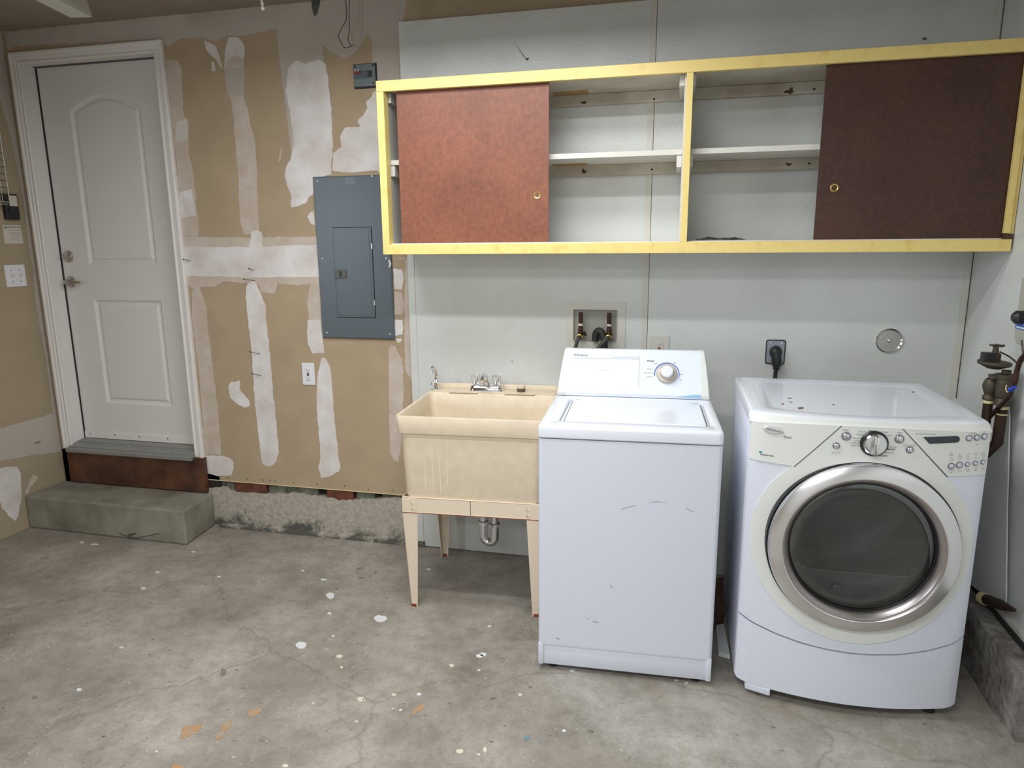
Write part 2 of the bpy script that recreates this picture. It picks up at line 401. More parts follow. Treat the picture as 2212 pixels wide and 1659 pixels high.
# ------------------------------------------------------------ the setting
DW = .03          # drywall face
CEIL = 2.62
LX, RX = -3.04, 1.545
floor = thing('floor', 'stained grey concrete garage floor', None, (0, 0, 0), kind='structure')
obj('slab', B(LX-.3, 2.4, -6.2, .3, -.12, 0), M['floor'], floor)
o = obj('ceiling', B(LX-.2, 2.4, -6.2, .2, CEIL, CEIL+.1), M['ceil'], kind='structure', label='dim unpainted drywall ceiling')

wl = thing('wall_left', 'tan unpainted drywall side wall with joint compound', None, (LX, -.2, 0), kind='structure')
bm = prism(NB(), [(.03, .18), (.03, CEIL), (-6.2, CEIL), (-6.2, -.02), (-.39, -.0), (-.0, .18)][:4]+[(-.4, .0), (-.19, .0), (.0, .0)], 'x', LX-.1, LX)
obj('drywall_sheet', bm, M['drywall_left'], wl)
def patch(parent, name, pts, plane, at, m, thick=.0012, seed=0, amp=.003, toward=-1):
    pts = ragged(pts, seed=seed, amp=amp)
    return obj(name, prism(NB(), pts, plane, at, at+toward*thick), m, parent)
left_band = [(-0.0143,2.1317),(-0.0013,2.0005),(0.0108,1.8424),(0.0096,1.6997),(0.0036,1.5598),(0.0064,1.4729),(0.0108,1.4128),(-0.0027,1.2593),(-0.0015,1.1775),(0.005,1.0006),(0.0128,0.8835),(0.0052,0.5918),(-0.3172,0.5866),(-0.4683,0.5804),(-0.4942,0.4242),(-0.3455,0.4143),(-0.1854,0.396),(0.042,0.3547),(0.0788,0.3437)]
lb = left_band + [(.026, left_band[-1][1]), (.026, CEIL-.001), (-.10, CEIL-.001)]
patch(wl, 'mud_patch', lb, 'x', LX+.0002, M['mud_grey'], toward=1)
patch(wl, 'mud_patch', [(-0.3515,0.3779),(-0.3124,0.3755),(-0.2589,0.3556),(-0.2424,0.3213),(-0.253,0.2052),(-0.289,0.1038),(-0.3144,0.0658),(-0.3392,0.0972),(-0.3761,0.1643),(-0.3904,0.2679),(-0.3793,0.3665)], 'x', LX+.0002, M['mud'], toward=1, seed=2)
patch(wl, 'mud_patch', [(-0.1689,0.2862),(-0.1438,0.2615),(-0.1969,0.2201),(-0.2259,0.1819),(-0.2332,0.2061)], 'x', LX+.0002, M['mud_thin'], toward=1, seed=3)

wb = thing('wall_back', 'unfinished drywall and white panel back wall', None, (0, 0, 0), kind='structure')
OX0, OX1, OZ1 = -2.970, -2.115, 2.475
DB = .256
bm = NB()
box(bm, LX-.1, OX0, DW, DW+.10, 0, CEIL)
box(bm, OX0, OX1, DW, DW+.10, OZ1, CEIL)
box(bm, OX1, RX+.3, DW, DW+.10, DB+.004, CEIL)
obj('drywall_sheet', bm, M['drywall'], wb)
obj('sheet_edge', B(-2.085, -.80, DW-.001, DW+.013, DB, DB+.004), M['paper_edge'], wb)
obj('sheet_edge', B(-2.0795, -2.0755, DW-.0015, DW+.01, DB, .39), M['paper_edge'], wb)
Y0 = DW+.0002
PL = [ # (material, thickness, polygon) on the drywall face
 ('mud_grey', .0008, [(-2.0601,2.4825),(-1.9698,2.5139),(-1.8545,2.5057),(-1.7853,2.4843),(-1.7398,2.5078),(-1.6529,2.4996),(-1.553,2.5086),(-1.4595,2.5179),(-1.4571,2.4007),(-1.4486,2.2361),(-1.4374,2.1313),(-1.4318,2.0468),(-1.4275,1.9445),(-1.3534,1.9418),(-1.2673,2.1231),(-1.2123,2.3002),(-1.2299,2.3897),(-1.2363,2.4341),(-1.2227,2.4272),(-1.1985,2.4016),(-1.1213,2.3647),(-1.0664,2.3908),(-1.0252,2.4293),(-1.0074,2.4632),(-0.9855,2.4461),(-0.9819,2.3399),(-0.9727,2.25),(-0.9854,1.8578),(-0.8713,1.8543),(-0.8472,2.4188)]+[(-.80, 2.619), (-3.03, 2.619)]+[(-3.0188,2.5303),(-2.9802,2.5456),(-2.1136,2.5199)]),
 ('mud', .0022, [(-1.3695,2.3747),(-1.3228,2.3555),(-1.2501,2.371),(-1.2188,2.3449),(-1.2123,2.3002),(-1.2032,2.1489),(-1.2069,1.9808),(-1.2198,1.8947),(-1.2225,1.8523),(-1.3163,1.8422),(-1.3246,1.7602),(-1.3498,1.7543),(-1.367,1.7241),(-1.4082,1.7096),(-1.4465,1.7037),(-1.4468,1.7631),(-1.4628,1.8159),(-1.4722,1.8554),(-1.4645,1.8876),(-1.4275,1.9445),(-1.4095,2.0162),(-1.4105,2.067),(-1.4228,2.1599),(-1.434,2.2353),(-1.416,2.337)]),
 ('mud', .0026, [(-0.9812,2.2184),(-0.9963,2.1951),(-1.0228,2.1744),(-1.0196,2.1479),(-1.0324,2.1261),(-1.0743,2.0873),(-1.0591,2.066),(-1.1394,2.0655),(-1.1527,2.0433),(-1.166,2.021),(-1.1614,1.9791),(-1.204,1.9513),(-1.2114,1.9114),(-1.2163,1.8734),(-1.159,1.861),(-0.95,1.863),(-0.9332,2.2158)]),
 ('mud_thin', .0009, [(-2.0858,2.4251),(-2.0416,2.418),(-2.011,2.4097),(-1.9978,2.3877),(-1.9949,2.3685),(-2.0064,2.1586),(-1.9844,2.1423),(-1.9976,1.9825),(-1.984,1.8906),(-1.9811,1.6292),(-1.9901,1.5738),(-2.0835,1.5747),(-2.0728,1.9852)]),
 ('mud', .0016, [(-2.0443,2.132),(-1.9899,2.1404),(-1.9916,2.0573),(-2.0283,2.0412),(-2.072,2.0363)]),
 ('mud', .0016, [(-2.0775,1.787),(-2.0016,1.8078),(-1.9936,1.7349),(-1.9895,1.6753),(-2.0783,1.6653)]),
 ('mud_thin', .0010, [(-1.7354,2.4768),(-1.6664,2.4883),(-1.6351,2.4514),(-1.6492,2.3824),(-1.647,2.3263),(-1.6658,2.2354),(-1.644,2.1709),(-1.6418,2.1134),(-1.6232,2.0399),(-1.6211,1.9513),(-1.6374,1.6018),(-1.6212,1.579),(-1.7234,1.5801),(-1.7386,1.6417),(-1.7282,1.8827),(-1.7283,2.0658),(-1.7311,2.2177),(-1.7487,2.2462),(-1.7556,2.3538)]),
 ('mud', .0018, [(-1.7156,2.4979),(-1.6659,2.4944),(-1.6432,2.4703),(-1.6354,2.4473),(-1.6453,2.3966),(-1.6865,2.4117),(-1.7195,2.4097),(-1.7578,2.3581),(-1.7442,2.4403)]),
 ('mud_grey', .0016, [(-1.7527,2.3578),(-1.7165,2.3638),(-1.6471,2.3512),(-1.6451,2.32),(-1.6633,2.2352),(-1.749,2.2441),(-1.7544,2.316)]),
 ('mud', .0020, [(-1.677,1.5978),(-1.6402,1.5996),(-1.6206,1.5858),(-1.618,1.5563),(-1.6265,1.52),(-1.6394,1.4628),(-1.6769,1.456),(-1.7343,1.4654),(-1.7017,1.5021),(-1.6858,1.5592)]),
 ('mud', .0012, [(-1.8533,2.4932),(-1.8186,2.4825),(-1.7877,2.4618),(-1.7787,2.426),(-1.7628,2.3584),(-1.7814,2.3762),(-1.8005,2.4129),(-1.8409,2.4426)]),
 ('mud', .0012, [(-1.8256,2.3937),(-1.8097,2.3989),(-1.8065,2.3569),(-1.8248,2.3538)]),
 ('mud_thin', .0008, [(-2.081,1.5724),(-1.6907,1.5638),(-1.316,1.5645),(-1.3086,1.5266),(-1.3217,1.3371),(-1.4503,1.3273),(-1.5535,1.336),(-1.5641,1.3034),(-1.5761,1.2846),(-1.6497,1.2887),(-1.6592,1.3308),(-1.873,1.3438),(-1.9137,1.3199),(-2.056,1.3095),(-2.084,1.3333),(-2.0863,1.4572)]),
 ('mud', .0017, [(-2.0788,1.5208),(-1.6951,1.5159),(-1.3086,1.5266),(-1.3195,1.369),(-1.6563,1.3634),(-2.0852,1.3716)]),
 ('mud_thin', .0010, [(-2.0616,1.2854),(-2.0396,1.3311),(-2.0198,1.3336),(-1.9965,1.2691),(-1.9817,1.2018),(-1.9822,1.0948),(-1.9812,0.9741),(-1.9773,0.8796),(-1.9704,0.6775),(-1.972,0.4706),(-1.9786,0.4072),(-2.078,0.4008),(-2.0633,0.8716),(-2.0749,1.1199)]),
 ('mud', .0016, [(-2.0789,0.3928),(-1.985,0.4015),(-1.9226,0.3925),(-1.9047,0.37),(-1.905,0.3383),(-1.9211,0.2922),(-2.0119,0.2829),(-2.072,0.2947)]),
 ('mud', .0015, [(-1.7165,1.3445),(-1.6947,1.3493),(-1.6727,1.3284),(-1.6476,1.2535),(-1.6315,1.2254),(-1.6371,1.1305),(-1.6282,0.9865),(-1.6286,0.7931),(-1.6238,0.5933),(-1.6201,0.4407),(-1.6409,0.3903),(-1.668,0.3652),(-1.6939,0.3556),(-1.7258,0.3742),(-1.7327,0.4851),(-1.742,0.6883),(-1.7358,0.9346),(-1.7395,1.1286),(-1.7421,1.2714),(-1.7348,1.321)]),
 ('mud_thin', .0012, [(-1.3558,1.3575),(-1.3204,1.3554),(-1.3236,1.0871),(-1.335,1.1454),(-1.3912,1.1514),(-1.3961,1.226),(-1.3828,1.3024)]),
 ('mud', .0016, [(-1.3962,1.1537),(-1.3292,1.1548),(-1.3202,1.0613),(-1.3202,0.9856),(-1.3851,0.9837),(-1.4055,1.0261),(-1.4081,1.097)]),
 ('mud', .0014, [(-1.332,0.9638),(-1.3116,0.9597),(-1.2891,0.9103),(-1.2854,0.8071),(-1.2845,0.6609),(-1.2782,0.5126),(-1.2772,0.445),(-1.2644,0.3954),(-1.2745,0.3618),(-1.3242,0.3328),(-1.3815,0.3184),(-1.3943,0.3661),(-1.3786,0.4384),(-1.3776,0.6066),(-1.3813,0.7053),(-1.3637,0.8813)]),
 ('mud', .0014, [(-1.8938,0.7899),(-1.871,0.8209),(-1.8494,0.8142),(-1.8258,0.8276),(-1.8164,0.8105),(-1.8249,0.7801),(-1.8078,0.7557),(-1.7726,0.7171),(-1.7722,0.6919),(-1.8069,0.6776),(-1.8547,0.7032),(-1.8861,0.7271)]),
 ('mud_thin', .0013, [(-0.9655,1.0212),(-0.9526,1.0354),(-0.9331,1.0336),(-0.8971,0.9607),(-0.893,0.8231),(-0.9066,0.6752),(-0.9237,0.5048),(-0.9418,0.4348),(-0.9715,0.4526),(-0.985,0.4886),(-0.9792,0.7243)]),
 ('mud_thin', .0010, [(-0.9264,1.4538),(-0.8927,1.4625),(-0.8316,1.4536),(-0.8456,0.8437),(-0.882,0.9124),(-0.8817,1.0395),(-0.8646,1.4537)]),
 ('mud', .0014, [(-0.9236,1.4099),(-0.8761,1.4055),(-0.873,1.3659),(-0.8801,1.3105),(-0.9256,1.3124)]),
 ('mud_thin', .0014, [(-0.9236,1.3013),(-0.8853,1.2993),(-0.8757,1.2436),(-0.8877,1.185),(-0.9286,1.1889)]),
 ('mud', .0014, [(-0.9298,1.1617),(-0.8862,1.1625),(-0.8892,1.092),(-0.9285,1.082)]),
 ('mud', .0014, [(-0.929,1.0705),(-0.8949,1.0713),(-0.9005,1.0528),(-0.9154,1.0479)]),
 ('mud', .0014, [(-1.3617,1.6603),(-1.3476,1.6821),(-1.3299,1.6861),(-1.3246,1.6553),(-1.3271,1.6201),(-1.3514,1.6292)]),
 ('mud_thin', .0008, [(-1.4913,1.9596),(-1.4788,1.9891),(-1.4749,1.9762),(-1.4888,1.9294),(-1.4995,1.9212)]),
]
for k, (mm, th, pts) in enumerate(PL):
    patch(wb, 'mud_patch', pts, 'y', Y0, M[mm], thick=th, seed=k)
# white pebbled panels
PX = [-.84, .2886, RX-.002]
PT = 2.492
for k, (a, b) in enumerate(zip(PX, PX[1:])):
    obj('wall_panel', B(a+.0008, b-.0008, 0, DW-.0005, .004, PT if k == 0 else PT+.0, bev=.0008, seg=1), M['frp'], wb)
obj('wall_panel', B(PX[0]+.002, PX[0]+.036, -.004, -.0004, .006, PT-.55, bev=.001, seg=1), M['frp'], wb)
obj('batten', B(.263, .287, -.0022, -.0002, .01, PT-.002), M['batten'], wb)
obj('batten', B(RX-.030, RX-.006, -.0022, -.0002, .30, PT-.002), M['batten'], wb)
# screws along the bottom of the drywall
SCR = [(-1.9474,0.275),(-1.8294,0.2783),(-1.7301,0.2804),(-1.6879,0.2809),(-1.6572,0.2806),(-1.5466,0.2784),(-1.4072,0.2811),(-1.2492,0.2828),(-1.1157,0.2727),(-0.981,0.2781)]
sm = None
for (sx, sz) in SCR:
    if sm is None:
        so = obj('screw', lathe(NB(), [(0, .0012), (.0032, .0008), (.0036, 0)], (sx, DW, sz), (0, -1, 0), 8), M['nail'], wb); sm = (so, sx, sz)
    else:
        c = sm[0].copy(); COL.objects.link(c); c.location = (sx-sm[1], 0, sz-sm[2])
# nail heads sticking out
for (u0, u1) in ([(-1.7246,1.3567),(-1.6827,1.3498)], [(-1.7217,0.9854),(-1.685,0.9718)], [(-1.7214,0.8705),(-1.69,0.8568)], [(-2.0672,1.4574),(-2.0462,1.4479)], [(-1.6904,1.4101),(-1.6833,1.4009)]):
    bm = tube(NB(), [(u1[0], DW, u1[1]), (u0[0], .0, u0[1])], .0016, 6)
    lathe(bm, [(0, 0), (.004, 0), (.004, .0015), (0, .0015)], (u0[0], -.0005, u0[1]), (-.1, -1, .1), 8)
    obj('nail', bm, M['nail'], wb)
for (u0, u1) in ([(-0.1319,0.4547),(-0.0957,0.4605)],):
    obj('nail', tube(NB(), [(LX, u0[0], u0[1]), (LX+.03, u0[0]+.01, u0[1]+.008)], .002, 6), M['nail'], wl)
# scuffs on the panels
for pts in ([(-0.3088,2.3659),(-0.2906,2.3443),(-0.2724,2.319),(-0.2541,2.2956),(-0.2561,2.2939),(-0.2744,2.3164),(-0.2926,2.3426)], [(-0.2602,2.3034),(-0.2459,2.3062),(-0.25,2.2953),(-0.2582,2.294)],
            [(1.2785,2.2755),(1.2925,2.2778),(1.2981,2.2692),(1.2857,2.2668)], [(0.0139,2.2528),(0.0237,2.2504),(0.018,2.2434)], [(-0.3389,0.9853),(-0.3277,0.9813),(-0.33,0.9768)]):
    obj('scuff', prism(NB(), pts, 'y', -.0002, -.0006), M['ink'], wb)

# low concrete curb under the drywall, block infill
cb = thing('trim_1', 'rough concrete curb under the unfinished drywall', None, (-1.4, .06, 0), kind='structure')
bm = NB()
CT = [(-1.9875,0.224),(-1.926,0.202),(-1.869,0.1958),(-1.7547,0.1995),(-1.6411,0.2138),(-1.5028,0.2143),(-1.3676,0.2044),(-1.2073,0.2071),(-1.0495,0.2251),(-0.9718,0.2365),(-0.9157,0.236)]
ctop = [(-2.12, .20)] + CT + [(-.70, CT[-1][1]), (-.70, 0), (-2.12, 0)]
prism(bm, ragged(ctop, step=.02, amp=.006, seed=5), 'y', .022, .30)
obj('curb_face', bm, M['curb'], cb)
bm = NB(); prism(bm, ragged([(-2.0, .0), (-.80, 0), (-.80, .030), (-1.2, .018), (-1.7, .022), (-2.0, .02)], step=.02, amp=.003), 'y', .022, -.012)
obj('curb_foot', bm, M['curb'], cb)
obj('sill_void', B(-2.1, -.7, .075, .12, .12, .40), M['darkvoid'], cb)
for nm, mm, (x0, z0), (x1, z1) in (('block', 'redblock', *[(-1.9096,0.205),(-1.7187,0.2648)]), ('block', 'redblock', *[(-1.3567,0.2067),(-1.2066,0.2598)]),
        ('block', 'greyblock', *[(-1.7099,0.2047),(-1.4173,0.2693)]), ('block', 'greyblock', *[(-1.1906,0.215),(-1.0887,0.2589)]), ('block', 'greyblock', *[(-1.0438,0.2218),(-0.9443,0.2602)]),
        ('block', 'greyblock', *[(-2.0429,0.2108),(-1.923,0.2441)])):
    obj(nm, B(x0, x1, .034 if mm == 'redblock' else .045, .08, z0-.01, max(z1, z0+.03)+.012, bev=.003), M[mm], cb)

# right wall
wr = thing('wall_right', 'white panelled side wall above a concrete curb', None, (RX, -.5, 0), kind='structure')
obj('wall_panel', B(RX, RX+.10, -6.2, 0, .245, CEIL), M['frp'], wr)
obj('wall_panel', B(RX+.2, RX+.3, -6.2, -.94, 0, .25), M['frp'], wr)
rp = [(0.0612,0.7815),(-0.0094,0.8871),(-0.2843,0.9525),(-0.4773,1.0024),(-0.5086,0.9318),(-0.5816,0.627),(-0.6644,0.3133),(-0.6884,0.313),(-0.5821,0.2894),(-0.4534,0.2628),(-0.3092,0.2365),(-0.128,0.1872)]
obj('loose_sheet', prism(NB(), ragged(rp, step=.04, amp=.0015), 'x', 1.527, 1.531), M['frp'], wr)
cr = thing('trim_2', 'grey concrete curb along the right wall', None, (1.5, -.5, 0), kind='structure')
def rough_block(x0, x1, y0, y1, z0, z1, nx, ny, nz, amp, seed):
    bm = NB(); bmesh.ops.create_cube(bm, size=1)
    bmesh.ops.subdivide_edges(bm, edges=bm.edges[:], cuts=11, use_grid_fill=True)
    for v in bm.verts:
        v.co = Vector((x0+(v.co.x+.5)*(x1-x0), y0+(v.co.y+.5)*(y1-y0), z0+(v.co.z+.5)*(z1-z0)))
    for v in bm.verts:
        p = v.co; n = noise.noise_vector(p*9+Vector((seed, 0, 0)))*amp
        if p.z > z0+.01: v.co = p+n
    return bm
obj('curb_block', rough_block(1.48, 1.9, -.94, .0, -.02, .225, 1, 1, 1, .010, 3), M['curb_right'], cr, smooth=50)
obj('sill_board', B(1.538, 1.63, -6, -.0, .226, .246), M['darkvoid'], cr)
obj('batten', B(RX-.004, RX-.0004, -.9, -.02, .262, .275), M['batten'], wr)

# closed garage door behind the viewer
d2 = thing('door_2', 'closed white sectional garage door behind the viewer', None, (-.7, -6.1, 0), kind='structure')
obj('surround', merge(merge(B(LX-.1, -2.6, -6.2, -6.1, 0, CEIL), B(1.3, 2.4, -6.2, -6.1, 0, CEIL)), B(-2.6, 1.3, -6.2, -6.1, 2.15, CEIL)), M['drywall'], d2)
for k in range(4):
    bm = B(-2.6, 1.3, -6.17, -6.14, .005+k*.536, .535+k*.536, bev=.004)
    for j in range(6): box(bm, -2.55+j*.64, -2.02+j*.64, -6.14, -6.132, .07+k*.536, .47+k*.536, bev=.003)
    obj('door_section', bm, M['white_paint'], d2)
# window in the side wall behind the viewer's left shoulder
w1_ = thing('window_1', 'small bright window in the left side wall', None, (LX, -3.3, 1.25), kind='structure')
bm = NB()
for y0_, y1_, z0_, z1_ in ((-3.76, -3.70, 1.19, 2.31), (-2.90, -2.84, 1.19, 2.31), (-3.70, -2.90, 1.19, 1.25), (-3.70, -2.90, 2.25, 2.31)): box(bm, LX-.01, LX+.03, y0_, y1_, z0_, z1_, bev=.003)
obj('frame', bm, M['casing'], w1_)
obj('pane', B(LX-.004, LX+.004, -3.70, -2.90, 1.25, 2.25), M['plate'], w1_)
# entry door
d1 = thing('door_1', 'white two-panel entry door with arched top panel', None, (-2.55, .03, .42), kind='structure')
CX0, CX1, CZ1, CZ0 = -3.008, -2.079, 2.512, .388
pf = [(0, 0), (0, .018), (.003, .021), (.014, .021), (.018, .016), (.032, .0145), (.036, .010), (.044, .010), (.047, .0145), (.053, .0145), (.056, .011), (.056, 0)]
st_ = [lambda o, t: (CX0+o, DW-t, CZ0), lambda o, t: (CX0+o, DW-t, CZ1-o), lambda o, t: (CX1-o, DW-t, CZ1-o), lambda o, t: (CX1-o, DW-t, CZ0)]
obj('casing', loft(NB(), [[f(o, t) for o, t in pf] for f in st_]), M['casing'], d1)
JX0, JX1, JZ1 = CX0+.050, CX1-.050, CZ1-.050
bm = NB()
box(bm, JX0-.02, JX0, DW-.004, .17, .40, JZ1+.02); box(bm, JX1, JX1+.02, DW-.004, .17, .40, JZ1+.02); box(bm, JX0, JX1, DW-.004, .17, JZ1, JZ1+.02)
obj('jamb', bm, M['casing'], d1)
obj('weatherstrip', B(JX0, JX0+.0045, .1155, .122, .42, JZ1), M['panel_dark'], d1)
obj('weatherstrip', B(JX0, JX1, .104, .122, JZ1-.003, JZ1), M['ink'], d1)
SY = .122
SX0, SX1, SZ0, SZ1 = JX0+.005, JX1-.004, .424, JZ1-.005
upo = [(-2.8389,1.4269),(-2.3016,1.4288),(-2.3011,2.2739),(-2.3459,2.2966),(-2.4002,2.3131),(-2.4558,2.3229),(-2.5124,2.3283),(-2.5704,2.327),(-2.6295,2.3212),(-2.7048,2.3092),(-2.7665,2.2941),(-2.8274,2.2694)]
lpo = [(-2.8443,1.234),(-2.2897,1.2422),(-2.2927,0.6303),(-2.8183,0.6382)]
# regularise to plumb outlines
ux0, ux1 = -2.775, -2.332; uz0 = upo[0][1]
upo2 = [(ux0, uz0), (ux1, uz0)] + [(ux1+(ux0-ux1)*k/14, 2.235+.075*math.sin(PI*k/14)**.9) for k in range(15)]
lz1, lz0 = lpo[0][1], lpo[3][1]
lpo2 = [(ux0, lz0), (ux1, lz0), (ux1, lz1), (ux0, lz1)]
bm = NB()
def plate_holes(bm, outer, holes, y):
    polys = [[Vector((p[0], p[1], 0)) for p in outer]] + [[Vector((p[0], p[1], 0)) for p in h] for h in holes]
    flat = [p for pl in polys for p in pl]
    tb = NB(); vs = [tb.verts.new((p.x, y, p.y)) for p in flat]
    for t in tessellate_polygon(polys):
        try: tb.faces.new([vs[i] for i in t])
        except ValueError: pass
    merge(bm, tb)
plate_holes(bm, [(SX0, SZ0), (SX1, SZ0), (SX1, SZ1), (SX0, SZ1)], [upo2, lpo2], SY)
for pl in (upo2, lpo2):
    L = [(pl, SY), (inset(pl, .006), SY+.004), (inset(pl, .014), SY+.010), (inset(pl, .024), SY+.0105), (inset(pl, .034), SY+.004), (inset(pl, .040), SY+.003)]
    tb = NB(); rs = [[tb.verts.new((p[0], y, p[1])) for p in pp] for pp, y in L]
    for a, b in zip(rs, rs[1:]):
        for i in range(len(a)): j = (i+1) % len(a); tb.faces.new([a[i], a[j], b[j], b[i]])
    tb.faces.new(rs[-1]); merge(bm, tb)
box(bm, SX0, SX1, SY+.012, SY+.04, SZ0, SZ1)
for x0, x1, z0, z1 in ((SX0, SX0+.001, SZ0, SZ1), (SX1-.001, SX1, SZ0, SZ1)): box(bm, x0, x1, SY, SY+.02, z0, z1)
bmesh.ops.remove_doubles(bm, verts=bm.verts, dist=.00001)
slab = obj('door_slab', bm, M['white_paint'], d1)
sweep = obj('door_sweep', B(SX0+.004, SX1-.002, SY-.008, SY, SZ0+.002, SZ0+.038, bev=.001), M['casing'], d1)
for x in (-2.91, -2.74, -2.57, -2.38):
    obj('screw', lathe(NB(), [(0, .001), (.004, .0005), (.0045, 0)], (x, SY-.008, SZ0+.026), (0, -1, 0), 8), M['ink'], sweep)
dbx, dbz = (-2.9056, 1.473)
bm = lathe(NB(), [(.031, 0), (.033, .004), (.031, .010), (.020, .015), (0, .016)], (dbx, SY, dbz), (0, -1, 0), 24)
db = obj('deadbolt', bm, M['nickel'], d1, smooth=40)
obj('thumb_turn', B(dbx-.018, dbx+.018, SY-.032, SY-.014, dbz-.004, dbz+.004, bev=.002), M['nickel'], db)
hx, hz = (-2.9097, 1.3323)
bm = lathe(NB(), [(.031, 0), (.033, .004), (.030, .012), (.014, .016), (.012, .045), (0, .047)], (hx, SY, hz), (0, -1, 0), 24)
tube(bm, smooth_path([(hx, SY-.042, hz), (hx+.03, SY-.048, hz+.002), (hx+.07, SY-.046, hz+.001), (hx+.10, SY-.043, hz-.001)]), .008, 8)
obj('lever_handle', bm, M['nickel'], d1, smooth=40)
bm = prism(NB(), [(-.02, .375), (-.02, .392), (.03, .410), (.115, .424), (.17, .424), (.17, .375)], 'x', JX0-.001, JX1+.001)
obj('threshold', bm, M['alu'], d1)
for y in (.0, .035, .06): obj('threshold_ridge', B(JX0, JX1, y, y+.004, .396+y*.22, .404+y*.24), M['alu'], d1)

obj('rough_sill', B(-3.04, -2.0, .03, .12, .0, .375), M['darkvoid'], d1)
rb = obj('riser_board', B(-2.972, -2.068, -.004, .026, .192, .388, bev=.002), M['redwood'], label='dark brown wet-looking wooden board under the white door threshold', cat='board')
# concrete step
stp = obj('concrete_step', prism(NB(), [(-3.035, -.244), (-2.015, -.256), (-2.045, .02), (-3.035, .02)], 'z', 0, .186, bev=.010),
          M['concrete_step'], label='low rough grey concrete step below the white door', cat='step')
# marks on step front
dm = obj('wire_scrap', tube(NB(), smooth_path([(x, -.262, z) for x, z in [(-2.4201,0.0322),(-2.3839,0.0198),(-2.3529,0.0332),(-2.3199,0.0416),(-2.3698,0.0159),(-2.3118,0.0162),(-2.2521,0.0323),(-2.1722,0.0554)]]), .0016, 5), M['black'],
         label='dark wire scrap lying against the front of the concrete step', cat='wire')

# ------------------------------------------------------------ wall cabinet
KX0, KX1, KZ0, KZ1, KY = -.8145, 1.5435, 1.481, 2.1753, -.33
cab = thing('wall_cabinet', 'long wall cabinet with yellow painted frame and two brown sliding doors', 'cabinet', (.365, -.16, KZ0))
def rail(z0, z1, x0, x1): return B(x0, x1, KY, KY+.02, z0, z1, bev=.0015)
obj('top_rail', rail(KZ1-.042, KZ1, KX0, KX1-.001), M['yellow'], cab)
obj('bottom_rail', rail(KZ0, KZ0+.042, KX0, KX1-.006), M['yellow'], cab)
obj('side_stile', B(KX0, KX0+.031, KY+.0005, KY+.0450, KZ0+.0425, KZ1-.0425, bev=.001), M['yellow'], cab)
obj('divider_stile', B(.4165, .4405, KY+.0005, KY+.0205, KZ0+.0425, KZ1-.0425, bev=.001), M['yellow'], cab)
obj('side_stile', B(KX1-.032, KX1-.014, KY+.0015, KY+.0205, KZ0+.062, KZ1-.0425, bev=.001), M['yellow'], cab)
obj('side_stile', B(KX1-.0135, KX1-.001, KY+.008, KY+.0205, KZ0+.060, KZ1-.0425, bev=.001), M['yellow'], cab)
obj('side_stile', B(KX1-.032, KX1-.004, KY+.003, KY+.0195, KZ0+.043, KZ0+.0595), M['redwood'], cab, label='broken bare wood stub')
obj('end_panel', B(KX0+.002, KX0+.020, KY+.0455, -.006, KZ0+.02, KZ1-.02), M['wood_white'], cab)
obj('top_board', B(KX0+.021, KX1-.002, KY+.021, -.003, KZ1-.035, KZ1-.016), M['wood_pale'], cab)
obj('bottom_board', B(KX0+.021, KX1-.002, KY+.021, -.003, KZ0+.018, KZ0+.046, bev=.001), M['wood_white'], cab)
obj('divider_panel', B(.410, .4325, KY+.030, -.003, KZ0+.047, KZ1-.036), M['wood_white'], cab)
SHZ = 1.852
SHT = .020
obj('shelf', B(KX0+.021, .4095, -.268, -.004, SHZ, SHZ+SHT, bev=.001), M['wood_white'], cab)
obj('shelf', B(.433, KX1-.003, -.268, -.004, SHZ, SHZ+SHT, bev=.001), M['wood_white'], cab)
for x0, x1 in ((KX0+.022, .4095), (.433, KX1-.003)):
    for zt in (KZ1-.036, SHZ-.0005):
        c = obj('back_cleat', B(x0, x1, -.022, -.003, zt-.044, zt, bev=.001), M['wood_pale'], cab)
for x0, x1, in ((KX0+.020, KX0+.040), (.3905, .4095), (.433, .451)):
    obj('side_cleat', B(x0, x1, -.275, -.023, KZ1-.036-.040, KZ1-.0365, bev=.001), M['wood_white'], cab)
    obj('side_cleat', B(x0, x1, -.262, -.023, SHZ-.046, SHZ-.0005, bev=.001), M['wood_white'], cab)
# bare brown patches under top board and shelf
obj('bare_patch', B(-.13, .02, -.10, -.03, KZ1-.0362, KZ1-.0345), M['fiber'], cab)
obj('bare_patch', B(-.13, .02, -.10, -.03, SHZ-.0012, SHZ+.0005), M['fiber'], cab)
# ragged holes in the cleats
for k, (hx, hz, r) in enumerate([(*(-0.0048, 2.1058), .011), (*(0.288, 2.1051), .005), (*(-0.0012, 1.8265), .010), (*(0.2875, 1.8251), .005),
                    (*(0.8194, 2.1081), .012), (*(0.8023, 2.1056), .007), (*(0.9065, 2.1101), .005), (*(0.8295, 1.8278), .010), (*(0.9081, 1.8287), .005)]):
    pts = [(hx+r*(1+.45*math.sin(3*a+k)*(r > .006))*math.cos(a), hz+r*(.8+.4*math.cos(2*a+k)*(r > .006))*math.sin(a)) for a in [2*PI*i/12 for i in range(12)]]
    obj('hole_stain', prism(NB(), pts, 'y', -.0224, -.0218), M['redwood'] if r > .006 else M['ink_dark'], cab)
debris = obj('debris_pile', prism(NB(), ragged([(.47, .0), (.52, .012), (.56, .006), (.62, .009), (.66, 0)], step=.01, amp=.002), 'y', -.30, -.27), M['black'])
debris.location = (.565, -.285, KZ0+.047); setp(debris, 'small black scraps on the cabinet floor beside the centre divider', 'debris')
